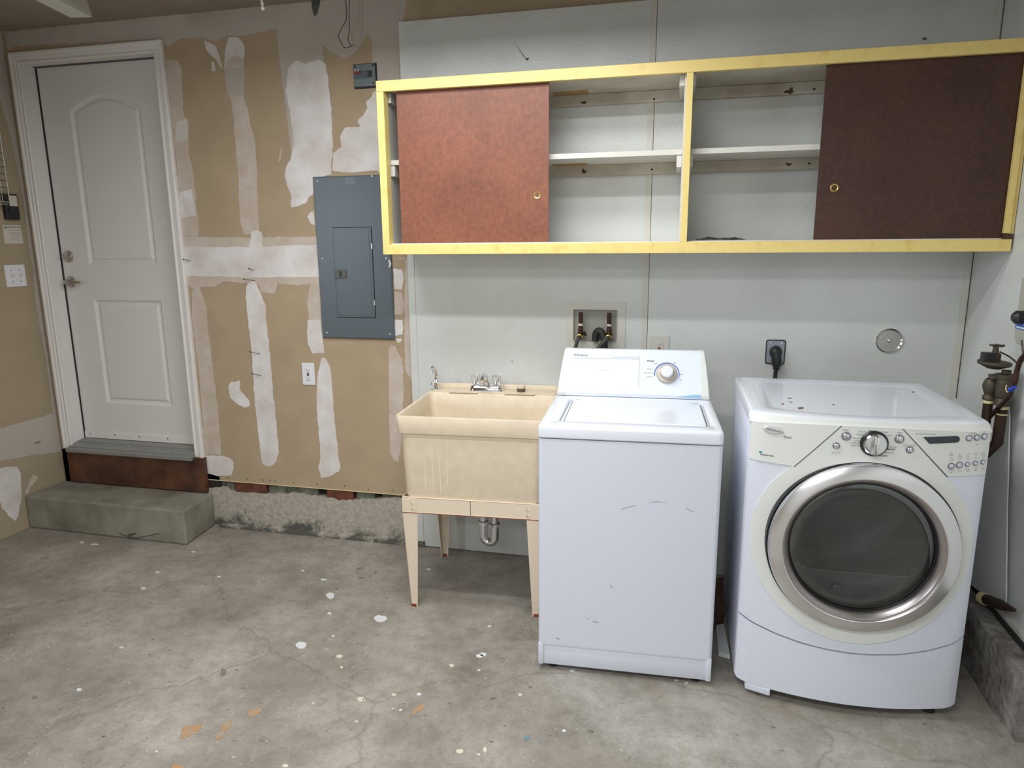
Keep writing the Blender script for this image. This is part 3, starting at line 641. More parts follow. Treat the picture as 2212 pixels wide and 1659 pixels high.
def sliding_door(x0, x1, y, label, px, dm_):
    d = obj('sliding_door', B(x0, x1, y, y+.006, KZ0+.0465, KZ1-.037, bev=.0005, seg=1), M[dm_], cab, label=label)
    z = 1.712
    bm = lathe(NB(), [(0, -.0015), (.0085, -.0015), (.0098, .0015), (.0130, .0028), (.0150, .001), (.0155, -.001)], (px, y, z), (0, -1, 0), 24)
    obj('finger_pull', bm, M['brass'], d, smooth=40)
    return d
sliding_door(-.739, -.1035, -.302, 'reddish brown hardboard door, colour lightened as if lit', -.150, 'door_brown_lit')
sliding_door(.897, KX1-.016, -.306, 'dark brown hardboard door, colour darkened for weak light', .955, 'door_dark_shaded')

# ------------------------------------------------------------ washing machine
WF = Matrix.Translation((-.0279, -.8971, 0)) @ Matrix.Rotation(.0466, 4, 'Z')
WM = thing('washing_machine', 'white top-loading washing machine between cream sink and front-loading dryer', 'washing machine', (-.0279, -.8971, 0), .0466)
def wo(name, bm, m, parent=None, **k): return obj(name, bm, m, parent or WM, local=True, **k)
WW, WD = .6072, .600
bm = NB()
pl = rrect(0, WW, 0, WD, .016)
loft(bm, [[(x, y, .108) for x, y in pl], [(x, y, .872) for x, y in pl]], cap0=True)
body = wo('body', bm, M['enamel_front'], smooth=40)
# toe section with recessed kick panel
bm = NB()
box(bm, 0, .020, 0, .55, .020, .1085, bev=.005); box(bm, WW-.020, WW, 0, .55, .020, .1085, bev=.005)
box(bm, .018, WW-.018, .006, .02, .022, .104, bev=.002)
box(bm, .018, WW-.018, .0015, .03, .100, .1085, bev=.001)
wo('kick_panel', bm, M['enamel_front'], smooth=40)
for x, y in ((.05, .04), (WW-.05, .04), (.05, .54), (WW-.05, .54)):
    wo('foot', lathe(NB(), [(0, 0), (.018, 0), (.018, .008), (.008, .010), (.008, .03), (0, .03)], (x, y, 0), n=12), M['rubber'])
# top deck: a lid recess in a rounded slab
bm = NB()
po = rrect(-.001, WW+.001, -.004, WD, .018)
loops = [[(x, y, .8755) for x, y in inset(po, .003)], [(x, y, .879) for x, y in po], [(x, y, .908) for x, y in po], [(x, y, .9155) for x, y in inset(po, .0025)], [(x, y, .9195) for x, y in inset(po, .0075)], [(x, y, .9201) for x, y in inset(po, .014)]]
rc = rrect(.062, WW-.035, .075, .432, .018)
mid = rrect(.055, WW-.028, .067, .440, .02)
loops += [[(x, y, .9195) for x, y in mid], [(x, y, .914) for x, y in rc], [(x, y, .906) for x, y in inset(rc, .003)]]
loft(bm, loops, cap0=True, cap1=True)
wo('top_deck', bm, M['enamel'], smooth=35)
rl = rrect(.080, WW-.048, .078, .428, .012)
bm = NB()
loft(bm, [[(x, y, .907) for x, y in rl], [(x, y, .917) for x, y in rl], [(x, y, .9195) for x, y in inset(rl, .004)], [(x, y, .9178) for x, y in rrect(.110, WW-.078, .108, .398, .012)], [(x, y, .917) for x, y in rrect(.15, WW-.118, .148, .358, .012)]])
lid = wo('lid', bm, M['enamel'], smooth=35)
wo('lid_gap', B(WW-.0475, WW-.0435, .085, .42, .9066, .9120), M['panel_dark'], lid)
wo('lid_gap', B(.0755, .0795, .085, .42, .9066, .9120), M['panel_dark'], lid)
# console (profile in b,z swept along a)
CB0, CT0 = .470, .560
prof = [(.470, .9225), (.468, .935), (.478, .943), (.5068, .99), (.5405, 1.045), (.5638, 1.083), (.570, 1.091), (.579, 1.096), (.602, 1.096), (.612, 1.085), (.614, .9225)]
def console_slice(a0, a1, k=1, bev=0, off=0):
    return prism(NB(), [(y-off*(y < .58), z) for y, z in prof], 'x', a0, a1)
def cap_piece(side):
    """cream end cap whose outside edge leans inward and rounds over at the top"""
    L = []
    for j, (w0, dz) in enumerate(((0, 0), (.55, 0), (.85, -.001), (1.0, -.006))):
        L.append([])
        for y, z in prof:
            t = (z-.92)/.176
            outer = .004 + .020*t**1.6 if side == 0 else WW-.004-.020*t**1.6
            inner = .036 + .014*t if side == 0 else WW-.036-.008*t
            L[-1].append((inner+(outer-inner)*w0, y-.0015*(y < .58)+(.006 if w0 == 1 else 0)*(1 if y < .58 else 0), z+dz*(z > .93)+.001*(z > 1.0)))
    return loft(NB(), L)
cons = wo('console', console_slice(.037, WW-.037), M['console'], smooth=25)
wo('console_end_cap', cap_piece(0), M['bisque'], smooth=35); wo('console_end_cap', cap_piece(1), M['bisque'], smooth=35)
# console face frame for graphics
pA, pB = Vector((0, .478, .943)), Vector((0, .5638, 1.083))
eU = (pB-pA).normalized(); eN = Vector((0, -eU.z, eU.y))
FL = (pB-pA).length
def face(a, t, off=.0008):
    """point on console face; t 0..1 bottom..top"""
    # follow the profile
    z = .943+(1.083-.943)*t
    for (y0, z0), (y1, z1) in zip(prof[2:6], prof[3:7]):
        if z0 <= z <= z1+1e-6: y = y0+(y1-y0)*(z-z0)/(z1-z0); break
    else: y = .548
    return Vector((a, y, z)) + eN*off
def strip(a0, t0, a1, t1, wd, hor):
    bm = NB(); n = 6; r0 = []; r1 = []
    for k in range(n+1):
        s = k/n; a = a0+(a1-a0)*s; t = t0+(t1-t0)*s
        if hor: p, q_ = face(a, t), face(a, t+wd/.167)
        else: p, q_ = face(a, t), face(a+wd, t)
        r0.append(bm.verts.new(p)); r1.append(bm.verts.new(q_))
    for k in range(n): bm.faces.new([r0[k], r0[k+1], r1[k+1], r1[k]])
    return bm
wo('printed_line', strip(.057, .845, .327, .845, .0012, True), M['ink_light'], cons)
wo('printed_line', strip(.328, .13, .328, .93, .0014, False), M['ink_light'], cons)
def text_mesh(s, size, bold=False, shear=0, align='CENTER'):
    cu = bpy.data.curves.new('t', 'FONT'); cu.body = s; cu.size = size; cu.shear = shear; cu.align_x = align; cu.align_y = 'CENTER'
    if bold: cu.offset = size*.03
    cu.resolution_u = 2
    o = bpy.data.objects.new('t', cu); COL.objects.link(o)
    bpy.context.view_layer.update()
    me = bpy.data.meshes.new_from_object(o.evaluated_get(bpy.context.evaluated_depsgraph_get()))
    bpy.data.objects.remove(o); bpy.data.curves.remove(cu); return me
def lettering(s, size, mat_, parent, M4, local=False, **k):
    me = text_mesh(s, size, **{a: b for a, b in k.items() if a in ('bold', 'shear', 'align')})
    bm = NB(); bm.from_mesh(me); bpy.data.meshes.remove(me); bm.transform(M4)
    if not local: bm.transform(rootmat(parent).inverted())
    nm = k.get('name', 'lettering')
    me = bpy.data.meshes.new(nm); bm.to_mesh(me); bm.free(); me.materials.append(mat_)
    o = bpy.data.objects.new(nm, me); COL.objects.link(o); o.parent = parent
    return o
def cface(a, t):
    p = face(a, t, .0012); m = Matrix((Vector((1, 0, 0)), eU, eN)).transposed().to_4x4(); m.translation = p; return m
lettering('Whirlpool', .014, M['ink'], cons, cface(.090, .925), local=True, shear=.4)
lettering('Commercial Quality  Super Capacity  Ultra', .0062, M['ink_light'], cons, cface(.27, .895), local=True)
lettering('7 cycles', .010, M['ink_light'], cons, cface(.183, .545), local=True, shear=.4)
lettering('Normal', .0085, M['ink_dark'], cons, cface(.372, .81), local=True, bold=True)
for s, a, t in (('Light 6', .395, .75), ('Regular 10', .372, .60), ('Super Heavy 12', .366, .50), ('Heavy 14', .370, .40), ('SPIN', .468, .77), ('RINSE', .490, .48), ('OFF', .490, .34), ('PULL ON\nPUSH OFF', .437, -.03)):
    lettering(s, .0056, M['ink'], cons, cface(a, t), local=True)
KA, KT = .437, .475
kp = face(KA, KT, 0)
bm = NB(); r0 = []; n = 40
for k in range(n+1):
    a = math.radians(-20+210*(k/n)); wdt = .0035 if k > 8 else .0015+.00025*k
    for r in (.0475-wdt/2, .0475+wdt/2):
        r0.append(bm.verts.new(kp + Vector((1, 0, 0))*r*math.cos(a) + eU*r*math.sin(a) + eN*.0022))
for k in range(n): bm.faces.new([r0[2*k], r0[2*k+1], r0[2*k+3], r0[2*k+2]])
wo('printed_arc', bm, M['ink_blue'], cons)
kb = wo('timer_dial', lathe(NB(), [(.040, 0), (.0405, .006), (.037, .012), (.028, .015), (.0245, .032), (0, .033)], kp, eN, 40), M['dial'], smooth=35)
wo('dial_cap', lathe(NB(), [(.0245, .028), (.0245, .034), (.021, .0385), (.012, .040), (0, .0402)], kp, eN, 32), M['enamel'], kb, smooth=35)
wo('protective_film', loft(NB(), [[(WW-.125, .4675, .930), (WW-.04, .4675, .925), (WW-.04, .4665, .941), (WW-.07, .4665, .940)], [(WW-.125, .469, .930), (WW-.04, .469, .925), (WW-.04, .468, .941), (WW-.07, .468, .940)]]), M['film_blue'], cons)
# scratches on the front
for pts in ([(0.0619,0.1303),(0.0719,0.1277),(0.0853,0.1255),(0.0719,0.1332)], [(0.1949,0.2095),(0.2177,0.2046),(0.216,0.208),(0.1981,0.2134)], [(0.3736,0.6653),(0.4038,0.6722),(0.4417,0.6681),(0.4115,0.6694)], [(0.1686,0.2176),(0.1833,0.2173),(0.1784,0.2203)],
            [(0.252,0.3529),(0.2601,0.345),(0.2633,0.3452),(0.2552,0.355)], [(0.2821,0.6362),(0.3311,0.6543),(0.3342,0.6529),(0.2853,0.6348)], [(0.4978,0.6555),(0.5222,0.6441),(0.5208,0.6424),(0.4964,0.6538)]):
    wo('scratch', prism(NB(), pts, 'y', -.0003, -.0001), M['ink_light'], body)

# ------------------------------------------------------------ dryer
DX, DYF, DWD = .656, -.860, .686
DD = .626
BOW = .058
def yf(a): return DYF - BOW*(1-((a-DWD/2)/(DWD/2))**2)*1.0
DR = thing('clothes_dryer', 'white front-loading dryer with a big round glass door', 'dryer', (DX+DWD/2, DYF+.3, 0))
DCX, DCZ, RO = DX+DWD/2, .585, .277
def plan_outline(bot=False, n=24, yo=0, ins=0):
    pts = []
    for k in range(n+1):
        a = DWD*k/n
        e = 0
        y = yf(a)+yo
        d = min(a, DWD-a)
        if d < .03: y += .012*(1-d/.03)**2
        pts.append((DX+ins+(DWD-2*ins)*k/n, y))
    pts += [(DX+DWD-ins, DYF+DD), (DX+ins, DYF+DD)]
    return pts
def cyf(x):
    a = min(max(x-DX, 0), DWD); y = yf(a); d = min(a, DWD-a)
    if d < .03: y += .012*(1-d/.03)**2
    return y
def curved_plate(poly, off, thick, m, name, parent, z=None, **k):
    """polygon in (x,z) wrapped on the bowed front, off metres proud"""
    bm = NB(); vs = [bm.verts.new((p[0], 0, p[1])) for p in poly]; bm.faces.new(vs)
    x0 = min(p[0] for p in poly); x1 = max(p[0] for p in poly)
    n = int((x1-x0)/.02)
    for i in range(1, n):
        x = x0+(x1-x0)*i/n
        bmesh.ops.bisect_plane(bm, geom=bm.verts[:]+bm.edges[:]+bm.faces[:], plane_co=(x, 0, 0), plane_no=(1, 0, 0), dist=1e-6)
    bmesh.ops.triangulate(bm, faces=[f for f in bm.faces if len(f.verts) > 4])
    r = bmesh.ops.extrude_face_region(bm, geom=bm.faces[:])
    ev = [g for g in r['geom'] if isinstance(g, bmesh.types.BMVert)]
    for v in ev: v.co.y += thick
    for v in bm.verts: v.co.y += cyf(v.co.x) - off
    return obj(name, bm, m, parent, smooth=30, **k)
# cabinet shell: sides, back, bottom
bm = NB()
box(bm, DX, DX+.012, DYF+.025, DYF+DD, .045, .955, bev=.003); box(bm, DX+DWD-.012, DX+DWD, DYF+.025, DYF+DD, .045, .955, bev=.003)
box(bm, DX+.01, DX+DWD-.01, DYF+DD-.012, DYF+DD, .045, .955); box(bm, DX+.01, DX+DWD-.01, DYF+.02, DYF+DD, .045, .060)
obj('cabinet', bm, M['enamel_front'], DR, smooth=40)
# seam points of the lower panel
seam = [(DX+.002, .287), (DX+.05, .266), (DX+.12, .246), (DX+.20, .231), (DX+.28, .2235), (DX+.343, .2215), (DX+.41, .2235), (DX+.49, .231), (DX+.57, .246), (DX+.64, .266), (DX+DWD-.002, .287)]
bt = [(DX+.002, .052), (DX+.008, .046), (DX+.05, .040), (DX+.20, .038), (DX+.343, .037), (DX+.49, .038), (DX+.64, .040), (DX+DWD-.008, .046), (DX+DWD-.002, .052)]
curved_plate(bt + [(x, z-.003) for x, z in seam[::-1]], 0, .02, M['enamel_front'], 'lower_panel', DR)
# front panel with circular opening
TOPZ = .945
outer = [(x, z+.003) for x, z in seam] + [(DX+DWD-.002, TOPZ), (DX+.002, TOPZ)]
def ray_hit(poly, cx, cz, a):
    dx, dz = math.cos(a), math.sin(a); best = None
    for i in range(len(poly)):
        (x1, z1), (x2, z2) = poly[i], poly[(i+1) % len(poly)]
        ex, ez = x2-x1, z2-z1; den = dx*ez-dz*ex
        if abs(den) < 1e-9: continue
        t = ((x1-cx)*ez-(z1-cz)*ex)/den; s = ((x1-cx)*dz-(z1-cz)*dx)/den
        if t > 0 and -1e-6 <= s <= 1+1e-6 and (best is None or t < best): best = t
    return best
def holed_plate(poly, cx, cz, r, off, thick, m, name, parent, steps=8):
    angs = sorted(set([round(2*PI*k/96, 6) for k in range(96)] + [round(math.atan2(z-cz, x-cx) % (2*PI), 6) for x, z in poly]))
    bm = NB(); rows = []
    for a in angs:
        R_ = ray_hit(poly, cx, cz, a); row = []
        for j in range(steps+1):
            rr = r+(R_-r)*j/steps
            x, z = cx+rr*math.cos(a), cz+rr*math.sin(a)
            row.append(bm.verts.new((x, cyf(x)-off, z)))
        row.insert(0, bm.verts.new((cx+r*math.cos(a), cyf(cx+r*math.cos(a))-off+thick, cz+r*math.sin(a))))
        row.append(bm.verts.new((row[-1].co.x, row[-1].co.y+thick, row[-1].co.z)))
        rows.append(row)
    for i in range(len(rows)):
        A, B_ = rows[i], rows[(i+1) % len(rows)]
        for j in range(len(A)-1): bm.faces.new([A[j], A[j+1], B_[j+1], B_[j]])
    return obj(name, bm, m, parent, smooth=35)
holed_plate(outer, DCX, DCZ, .262, 0, .02, M['enamel_front'], 'front_panel', DR)
# cream fascia: ring plus wedge
RF = .325
FZ = .958
def crown(x): return .016*max(0, 1-((x-DX-DWD/2)/(DWD/2))**2)
def topz(x): return .9572+crown(x)
def toprun(a, b, n=12): return [(DX+a+(b-a)*k/n, topz(DX+a+(b-a)*k/n)) for k in range(n+1)]
cp_l = [(DX+.004, .8345), (DX+.134, .8305)] + toprun(.2554, .004)
cp_r = [(DX+DWD-.004, .8300), (DX+.5676, .8265)] + toprun(.4268, DWD-.004)
a0 = math.atan2(.8290-DCZ, DX+.1375-DCX); a1 = math.atan2(.8250-DCZ, DX+.5641-DCX)
fas = [(DCX+RF*math.cos(a), DCZ+RF*math.sin(a)) for a in [a0+(a1+2*PI-a0)*k/80 for k in range(81)]]
fas += toprun(.4232, .2590, 6)
holed_plate(fas, DCX, DCZ, .279, .0035, .010, M['bisque'], 'fascia', DR, steps=6)
pl_l = curved_plate(cp_l, .004, .012, M['bisque'], 'control_panel', DR)
pl_r = curved_plate(cp_r, .004, .012, M['bisque'], 'control_panel', DR)
# top
bm = NB()
to = [(DX-.002, DYF+DD)] + [(DX-.002+(DWD+.004)*k/24, cyf(DX+DWD*k/24)+.022) for k in range(25)] + [(DX+DWD+.002, DYF+DD)]
to = to[::-1]
def sc(pts, d):   # pull towards the middle by d
    cx, cy = DCX, DYF+DD/2-.02
    return [(x+(d if x < cx else -d)*min(1, abs(x-cx)/.30), y+(d if y < cy else -d)) for x, y in pts]
loft(bm, [[(x, y, .955) for x, y in to], [(x, y, .976) for x, y in to], [(x, y, .9845) for x, y in sc(to, .005)], [(x, y, .9875) for x, y in sc(to, .014)], [(x, y, .988) for x, y in sc(to, .024)],
          [(x, y, .988) for x, y in sc(to, .052)], [(x, y, .983) for x, y in sc(to, .070)], [(x, y, .982) for x, y in sc(to, .09)]])
tt = NB()
fr_ = [[(DX-.001+(DWD+.002)*k/24, cyf(DX+DWD*k/24)+dy, z+crown(DX+DWD*k/24)*cw) for k in range(25)] for dy, z, cw in ((-.004, .9575, 1), (-.001, .963, .95), (.021, .979, .35), (.021, .9575, 0))]
tv = [[tt.verts.new(p) for p in r_] for r_ in fr_]
for r0_, r1_ in zip(tv, tv[1:]+tv[:1]):
    for k in range(24): tt.faces.new([r0_[k], r0_[k+1], r1_[k+1], r1_[k]])
for e_ in (0, 24): tt.faces.new([r_[e_] for r_ in tv])
obj('top_trim', tt, M['bisque'], DR, smooth=20)
tp = obj('top_panel', bm, M['enamel'], DR, smooth=40)
for pts in ([(0.8129,-0.7414),(0.8269,-0.7249),(0.8361,-0.7299),(0.8299,-0.7513),(0.8156,-0.7609)], [(0.772,-0.6802),(0.7796,-0.6787),(0.7782,-0.7002),(0.7706,-0.7018)], [(0.806,-0.5843),(0.8186,-0.5818),(0.8164,-0.5975),(0.8054,-0.5997)], [(0.7964,-0.6536),(0.8117,-0.6505),(0.808,-0.6657)],
            [(0.9361,-0.661),(0.9436,-0.6594),(0.9407,-0.674),(0.9348,-0.6753)], [(1.257,-0.389),(1.2699,-0.3864),(1.2631,-0.4044),(1.2535,-0.4063)]):
    obj('rust_chip', prism(NB(), pts, 'z', .9822 if pts[0][1] < -.3 and pts[0][0] < 1.29 else .988, (.9826 if pts[0][0] < 1.29 else .9884)), M['chip'], tp)
# foot
bm = NB(); prism(bm, [(DX+.035, DYF-.01), (DX+.115, DYF-.035), (DX+.115, DYF+.08), (DX+.035, DYF+.08)], 'z', .012, .040, bev=.006)
obj('foot', bm, M['enamel_front'], DR)
for x, y in ((DX+.07, DYF+.03), (DX+DWD-.07, DYF+.03), (DX+.07, DYF+.56), (DX+DWD-.07, DYF+.56)):
    obj('foot', lathe(NB(), [(0, 0), (.02, 0), (.02, .012), (.008, .014), (.008, .046), (0, .046)], (x, y, 0), n=12), M['rubber'], DR)
# door
YD = yf(DWD/2)         # most forward plane of body
def ringp(prof, n=96): return lathe(NB(), prof, (DCX, YD+.012, DCZ), (0, -1, 0), n)
door = obj('porthole_door', ringp([(.264, -.03), (.2745, .010), (.2745, .028), (.272, .033), (.268, .0355), (.242, .0445), (.234, .0455), (.2315, .0440), (.2305, .037), (.230, .030), (.229, 0), (.229, -.03)]), M['steel'], DR, smooth=30, label='round brushed steel door')
obj('door_gasket', ringp([(.2755, -.02), (.2795, -.02), (.2795, .012), (.2785, .014), (.2755, .012)]), M['black'], door, smooth=30)
obj('inner_ring', ringp([(.2310, .0385), (.2250, .037), (.2165, .028), (.2125, .018), (.2125, .004), (.213, -.03), (.229, -.03)]), M['steel_dark'], door, smooth=30)
obj('inner_trim', ringp([(.2125, .014), (.209, .016), (.2065, .010), (.2055, -.03), (.2125, -.03)]), M['black'], door, smooth=30)
obj('door_glass', ringp([(.2075, .010), (.198, .013), (.175, .010), (.14, .004), (.10, 0), (.05, -.003), (0, -.004)][:] + [(0, -.007), (.05, -.006), (.10, -.003), (.14, .001), (.175, .007), (.198, .010), (.2075, .007)]), M['glass_tint'] if 'glass_tint' in M else M['glass'], door, smooth=60)
# drum
def drum_p(prof, n=64): return lathe(NB(), prof, (DCX, YD+.02, DCZ+.015), (0, 1, 0), n)
obj('drum', drum_p([(.222, .0), (.224, .02), (.225, .05), (.262, .07), (.265, .09), (.265, .33), (.262, .345), (.262, .42), (.258, .43)]), M['drum_side'], DR, smooth=30)
obj('drum_back', drum_p([(.259, .428), (.20, .424), (.19, .40), (.06, .398), (0, .41)]), M['drum'], DR, smooth=30)
for a in (1.2, 3.3, 5.4):
    tb = prism(NB(), [(-.035, .26), (-.012, .20), (.012, .20), (.035, .26)], 'y', YD+.10, YD+.42, bev=.006)
    tb.transform(Matrix.Translation((DCX, 0, DCZ+.015)) @ Matrix.Rotation(a, 4, 'Y'))
    obj('drum_baffle', tb, M['drum'], DR)
sl_ = [(0.8399,0.4654),(0.8673,0.4482),(0.9539,0.4443),(1.0666,0.4467),(1.1632,0.4475),(1.2,0.4613),(1.2188,0.5037),(1.2242,0.5839)]
aa0 = math.atan2(sl_[-1][1]-DCZ, sl_[-1][0]-DCX); aa1 = math.atan2(sl_[0][1]-DCZ, sl_[0][0]-DCX)
arc_ = [(DCX+.222*math.cos(a), DCZ+.222*math.sin(a)) for a in [aa0+((aa1 % (2*PI))-2*PI-aa0 if (aa1 % (2*PI)) > PI else aa1-aa0)*k/16 for k in range(17)]]
obj('lint_screen_housing', prism(NB(), sl_+arc_, 'y', -.796, -.78), M['lint'], DR)
obj('seal_line', tube(NB(), smooth_path([(x, -.80, z) for x, z in [(0.8399,0.4654),(0.8673,0.4482),(0.9539,0.4443),(1.0666,0.4467),(1.1632,0.4475),(1.2,0.4613),(1.2188,0.5037),(1.2242,0.5839),(1.2211,0.6543)]]), .0016, 6), M['button'], DR)
# knob, buttons, print
def dnorm(x):
    h = .002; d = (cyf(x+h)-cyf(x-h))/(2*h); return Vector((d, -1, 0)).normalized()
def dmat(x, z, off=.0055, rot=0):
    n = dnorm(x); r = Vector((-n.y, n.x, 0)); m = Matrix((r, Vector((0, 0, 1)), n)).transposed().to_4x4() @ Matrix.Rotation(rot, 4, 'Z')
    m.translation = Vector((x, cyf(x), z))+n*off; return m
def dbutton(x, z, r, parent, dark=False):
    n = dnorm(x); o_ = Vector((x, cyf(x), z))+n*.002
    b_ = obj('button', lathe(NB(), [(r, 0), (r, .0045), (r*.86, .0055), (r*.70, .0045)], o_, n, 20), M['button_ring'], parent, smooth=40)
    obj('button_cap', lathe(NB(), [(r*.72, .002), (r*.70, .006), (r*.5, .0078), (0, .008)], o_, n, 16), M['chrome'] if dark else M['button'], b_, smooth=40)
fasc = bpy.data.objects['fascia']
for side in (0, 1):
    c_ = [(.1345, .8285), (.2572, topz(DX+.2572))] if side == 0 else [(.5670, .8245), (.4250, topz(DX+.425))]
    for (a_, za), (b_, zb) in zip(c_, c_[1:]):
        d_ = Vector((b_-a_, zb-za)).normalized(); px_ = Vector((-d_.y, d_.x))*.0011
        curved_plate([(DX+a_+px_.x, za+px_.y), (DX+a_-px_.x, za-px_.y), (DX+b_-px_.x, zb-px_.y), (DX+b_+px_.x, zb+px_.y)], .0043, .002, M['ink'], 'panel_seam', fasc)
KXD, KZD = (1.0058, 0.924)
n = dnorm(KXD); o_ = Vector((KXD, cyf(KXD), KZD))
kd = obj('cycle_knob', lathe(NB(), [(.0385, .002), (.0395, .008), (.036, .013), (.0325, .013), (.0325, .010)], o_, n, 40), M['black'], DR, smooth=35)
obj('knob_face', lathe(NB(), [(.0325, .008), (.0325, .018), (.029, .022), (0, .0225)], o_, n, 40), M['chrome'], kd, smooth=35)
bm = B(-.0095, .0095, -.029, .029, .018, .038, bev=.004); bm.transform(Matrix.Translation(o_) @ dmat(KXD, KZD, 0).to_3x3().to_4x4() @ Matrix.Rotation(-.12, 4, 'Z'))
obj('knob_grip', bm, M['chrome'], kd, smooth=35)
for (bx_, bz_), r in zip([(0.9278,0.9418),(0.903,0.9096),(1.0733,0.9416),(1.1052,0.9091)], (.0135, .0105, .0135, .0110)): dbutton(bx_, bz_, r, fasc, True)
for (bx_, bz_), r in zip([(1.2685,0.9461),(1.2914,0.9474),(1.3129,0.9501)], (.0095, .0095, .0095)): dbutton(bx_, bz_, r, pl_r)
for (bx_, bz_), r in zip([(1.2274,0.8604),(1.2505,0.8634),(1.2737,0.865),(1.2966,0.868),(1.3182,0.8709)], (.0100, .0100, .0075, .0075, .0075)): dbutton(bx_, bz_, r, pl_r)
dp = [(1.1393,0.9491),(1.2341,0.9531),(1.2405,0.9507),(1.2437,0.9437),(1.242,0.9365),(1.2362,0.9333),(1.1588,0.9287)]
curved_plate([(x-.0, z) for x, z in dp], .0062, .003, M['lcd'], 'display', pl_r)
bx0, bz0 = (0.7248, 0.9411)
m4 = dmat(bx0, bz0, .005, -.06)
bm = lathe(NB(), [(.026, 0), (.0265, .003), (.024, .005), (.018, .0055), (0, .006)], (0, 0, 0), (0, 0, 1), 32)
bm.transform(m4 @ Matrix.Diagonal((1.15, .46, .9, 1)).to_4x4())
bd = obj('badge', bm, mat('silver_badge', (.80, .80, .84), .22, .6), pl_l, smooth=40)
lettering('Whirlpool', .0105, M['ink'], bd, m4 @ Matrix.Translation((0, 0, .0062)), shear=.4)
DT = [('duet', (0.7662, 0.9224), .013, 'ink'), ('Moisture Sensor', (0.7131, 0.8558), .0062, 'ink_dark'), ('POWER', (0.9257, 0.9599), .0052, 'ink'), ('START', (1.0733, 0.9596), .0052, 'ink'), ('Control Lock', (0.9041, 0.8885), .0045, 'ink'), ('Hold 3 Seconds', (0.9045, 0.8827), .0038, 'ink_light'),
      ('NORMAL', (1.0, 0.9612), .0058, 'ink_dark'), ('WHITES', (0.9709, 0.9581), .0056, 'ink_green'), ('BULKY ITEMS', (1.0267, 0.9598), .0052, 'ink'), ('CASUAL', (0.964, 0.949), .0056, 'ink'), ('HEAVY DUTY', (1.0377, 0.9504), .0056, 'ink'),
      ('DELICATE', (0.9585, 0.9371), .0056, 'ink'), ('SUPER', (0.9605, 0.9285), .0056, 'ink'), ('DELICATE', (0.9586, 0.9212), .0056, 'ink'), ('RAPID DRY', (0.9566, 0.9138), .0056, 'ink'),
      ('ADDITIONAL', (1.0535, 0.9154), .0056, 'ink'), ('TIMED DRY', (1.0516, 0.908), .0056, 'ink_dark'), ('TOUCH UP', (1.0463, 0.8976), .0056, 'ink'), ('RACK DRY', (1.0333, 0.8866), .0056, 'ink_dark'), ('PAUSE / CANCEL', (1.103, 0.9227), .0045, 'ink')]
def curved_leaf(x, z):
    return prism(NB(), [(x-.006, z+.004), (x, z+.006), (x+.006, z+.005), (x+.002, z), (x-.004, z-.001)], 'y', cyf(x)-.0052, cyf(x)-.0045)
for s, (tx, tz), size, mm in DT:
    if tx < DX+.14: par_ = pl_l
    elif tx > DX+DWD-.2 and tz > .84 and tx > DCX+.16: par_ = fasc
    else: par_ = fasc
    lettering(s, size, M[mm], par_, dmat(tx, tz, .0048), bold=mm == 'ink_dark')
RT = [('Estimated Time Remaining', (1.1458, 0.9584), 0.0052, 'ink'),
 ('Cycle Signal', (1.2772, 0.9616), 0.0045, 'ink'),
 ('End of Cycle', (1.278, 0.9546), 0.004, 'ink'),
 ('Drum', (1.3107, 0.9649), 0.0045, 'ink'),
 ('Light', (1.3115, 0.9579), 0.0045, 'ink'),
 ('Adjust', (1.2944, 0.9272), 0.004, 'ink'),
 ('High', (1.2232, 0.9007), .0042, 'ink_dark'),
 ('Medium', (1.224, 0.8936), .0042, 'ink_dark'),
 ('Low', (1.2247, 0.8864), .0042, 'ink_dark'),
 ('Air Only', (1.2255, 0.8792), .0042, 'ink_dark'),
 ('High', (1.2485, 0.8951), .0042, 'ink_dark'),
 ('Medium', (1.2493, 0.888), .0042, 'ink_dark'),
 ('Low', (1.25, 0.8808), .0042, 'ink_dark'),
 ('Loud', (1.2717, 0.8966), .0042, 'ink_dark'),
 ('Soft', (1.2725, 0.8895), .0042, 'ink_dark'),
 ('Off', (1.2732, 0.8824), .0042, 'ink_dark'),
 ('60 min', (1.2947, 0.8981), .0042, 'ink_dark'),
 ('On', (1.2955, 0.891), .0042, 'ink_dark'),
 ('Off', (1.2963, 0.8839), .0042, 'ink_dark'),
 ('More', (1.3164, 0.8995), .0042, 'ink_dark'),
 ('Normal', (1.3172, 0.8924), .0042, 'ink_dark'),
 ('Off', (1.318, 0.8853), .0042, 'ink_dark'),
 ('Temperature', (1.229, 0.8461), .0040, 'ink'),
 ('Select', (1.2296, 0.8403), .0040, 'ink'),
 ('Dryness', (1.2536, 0.8478), .0040, 'ink'),
 ('Level', (1.2542, 0.8421), .0040, 'ink'),
 ('Wrinkle', (1.2768, 0.8495), .0040, 'ink'),
 ('Shield', (1.2774, 0.8437), .0040, 'ink'),
 ('Cycle', (1.2999, 0.8511), .0040, 'ink'),
 ('Signal', (1.3006, 0.8454), .0040, 'ink'),
 ('Damp', (1.3217, 0.8526), .0040, 'ink'),
 ('Dry', (1.3224, 0.8469), .0040, 'ink')]
for s, (tx, tz), size, mm in RT: lettering(s, size, M[mm], pl_r, dmat(tx, tz, .0050))
obj('leaf_mark', curved_leaf(*(0.692, 0.8605)), M['ink_cyan'], pl_l)

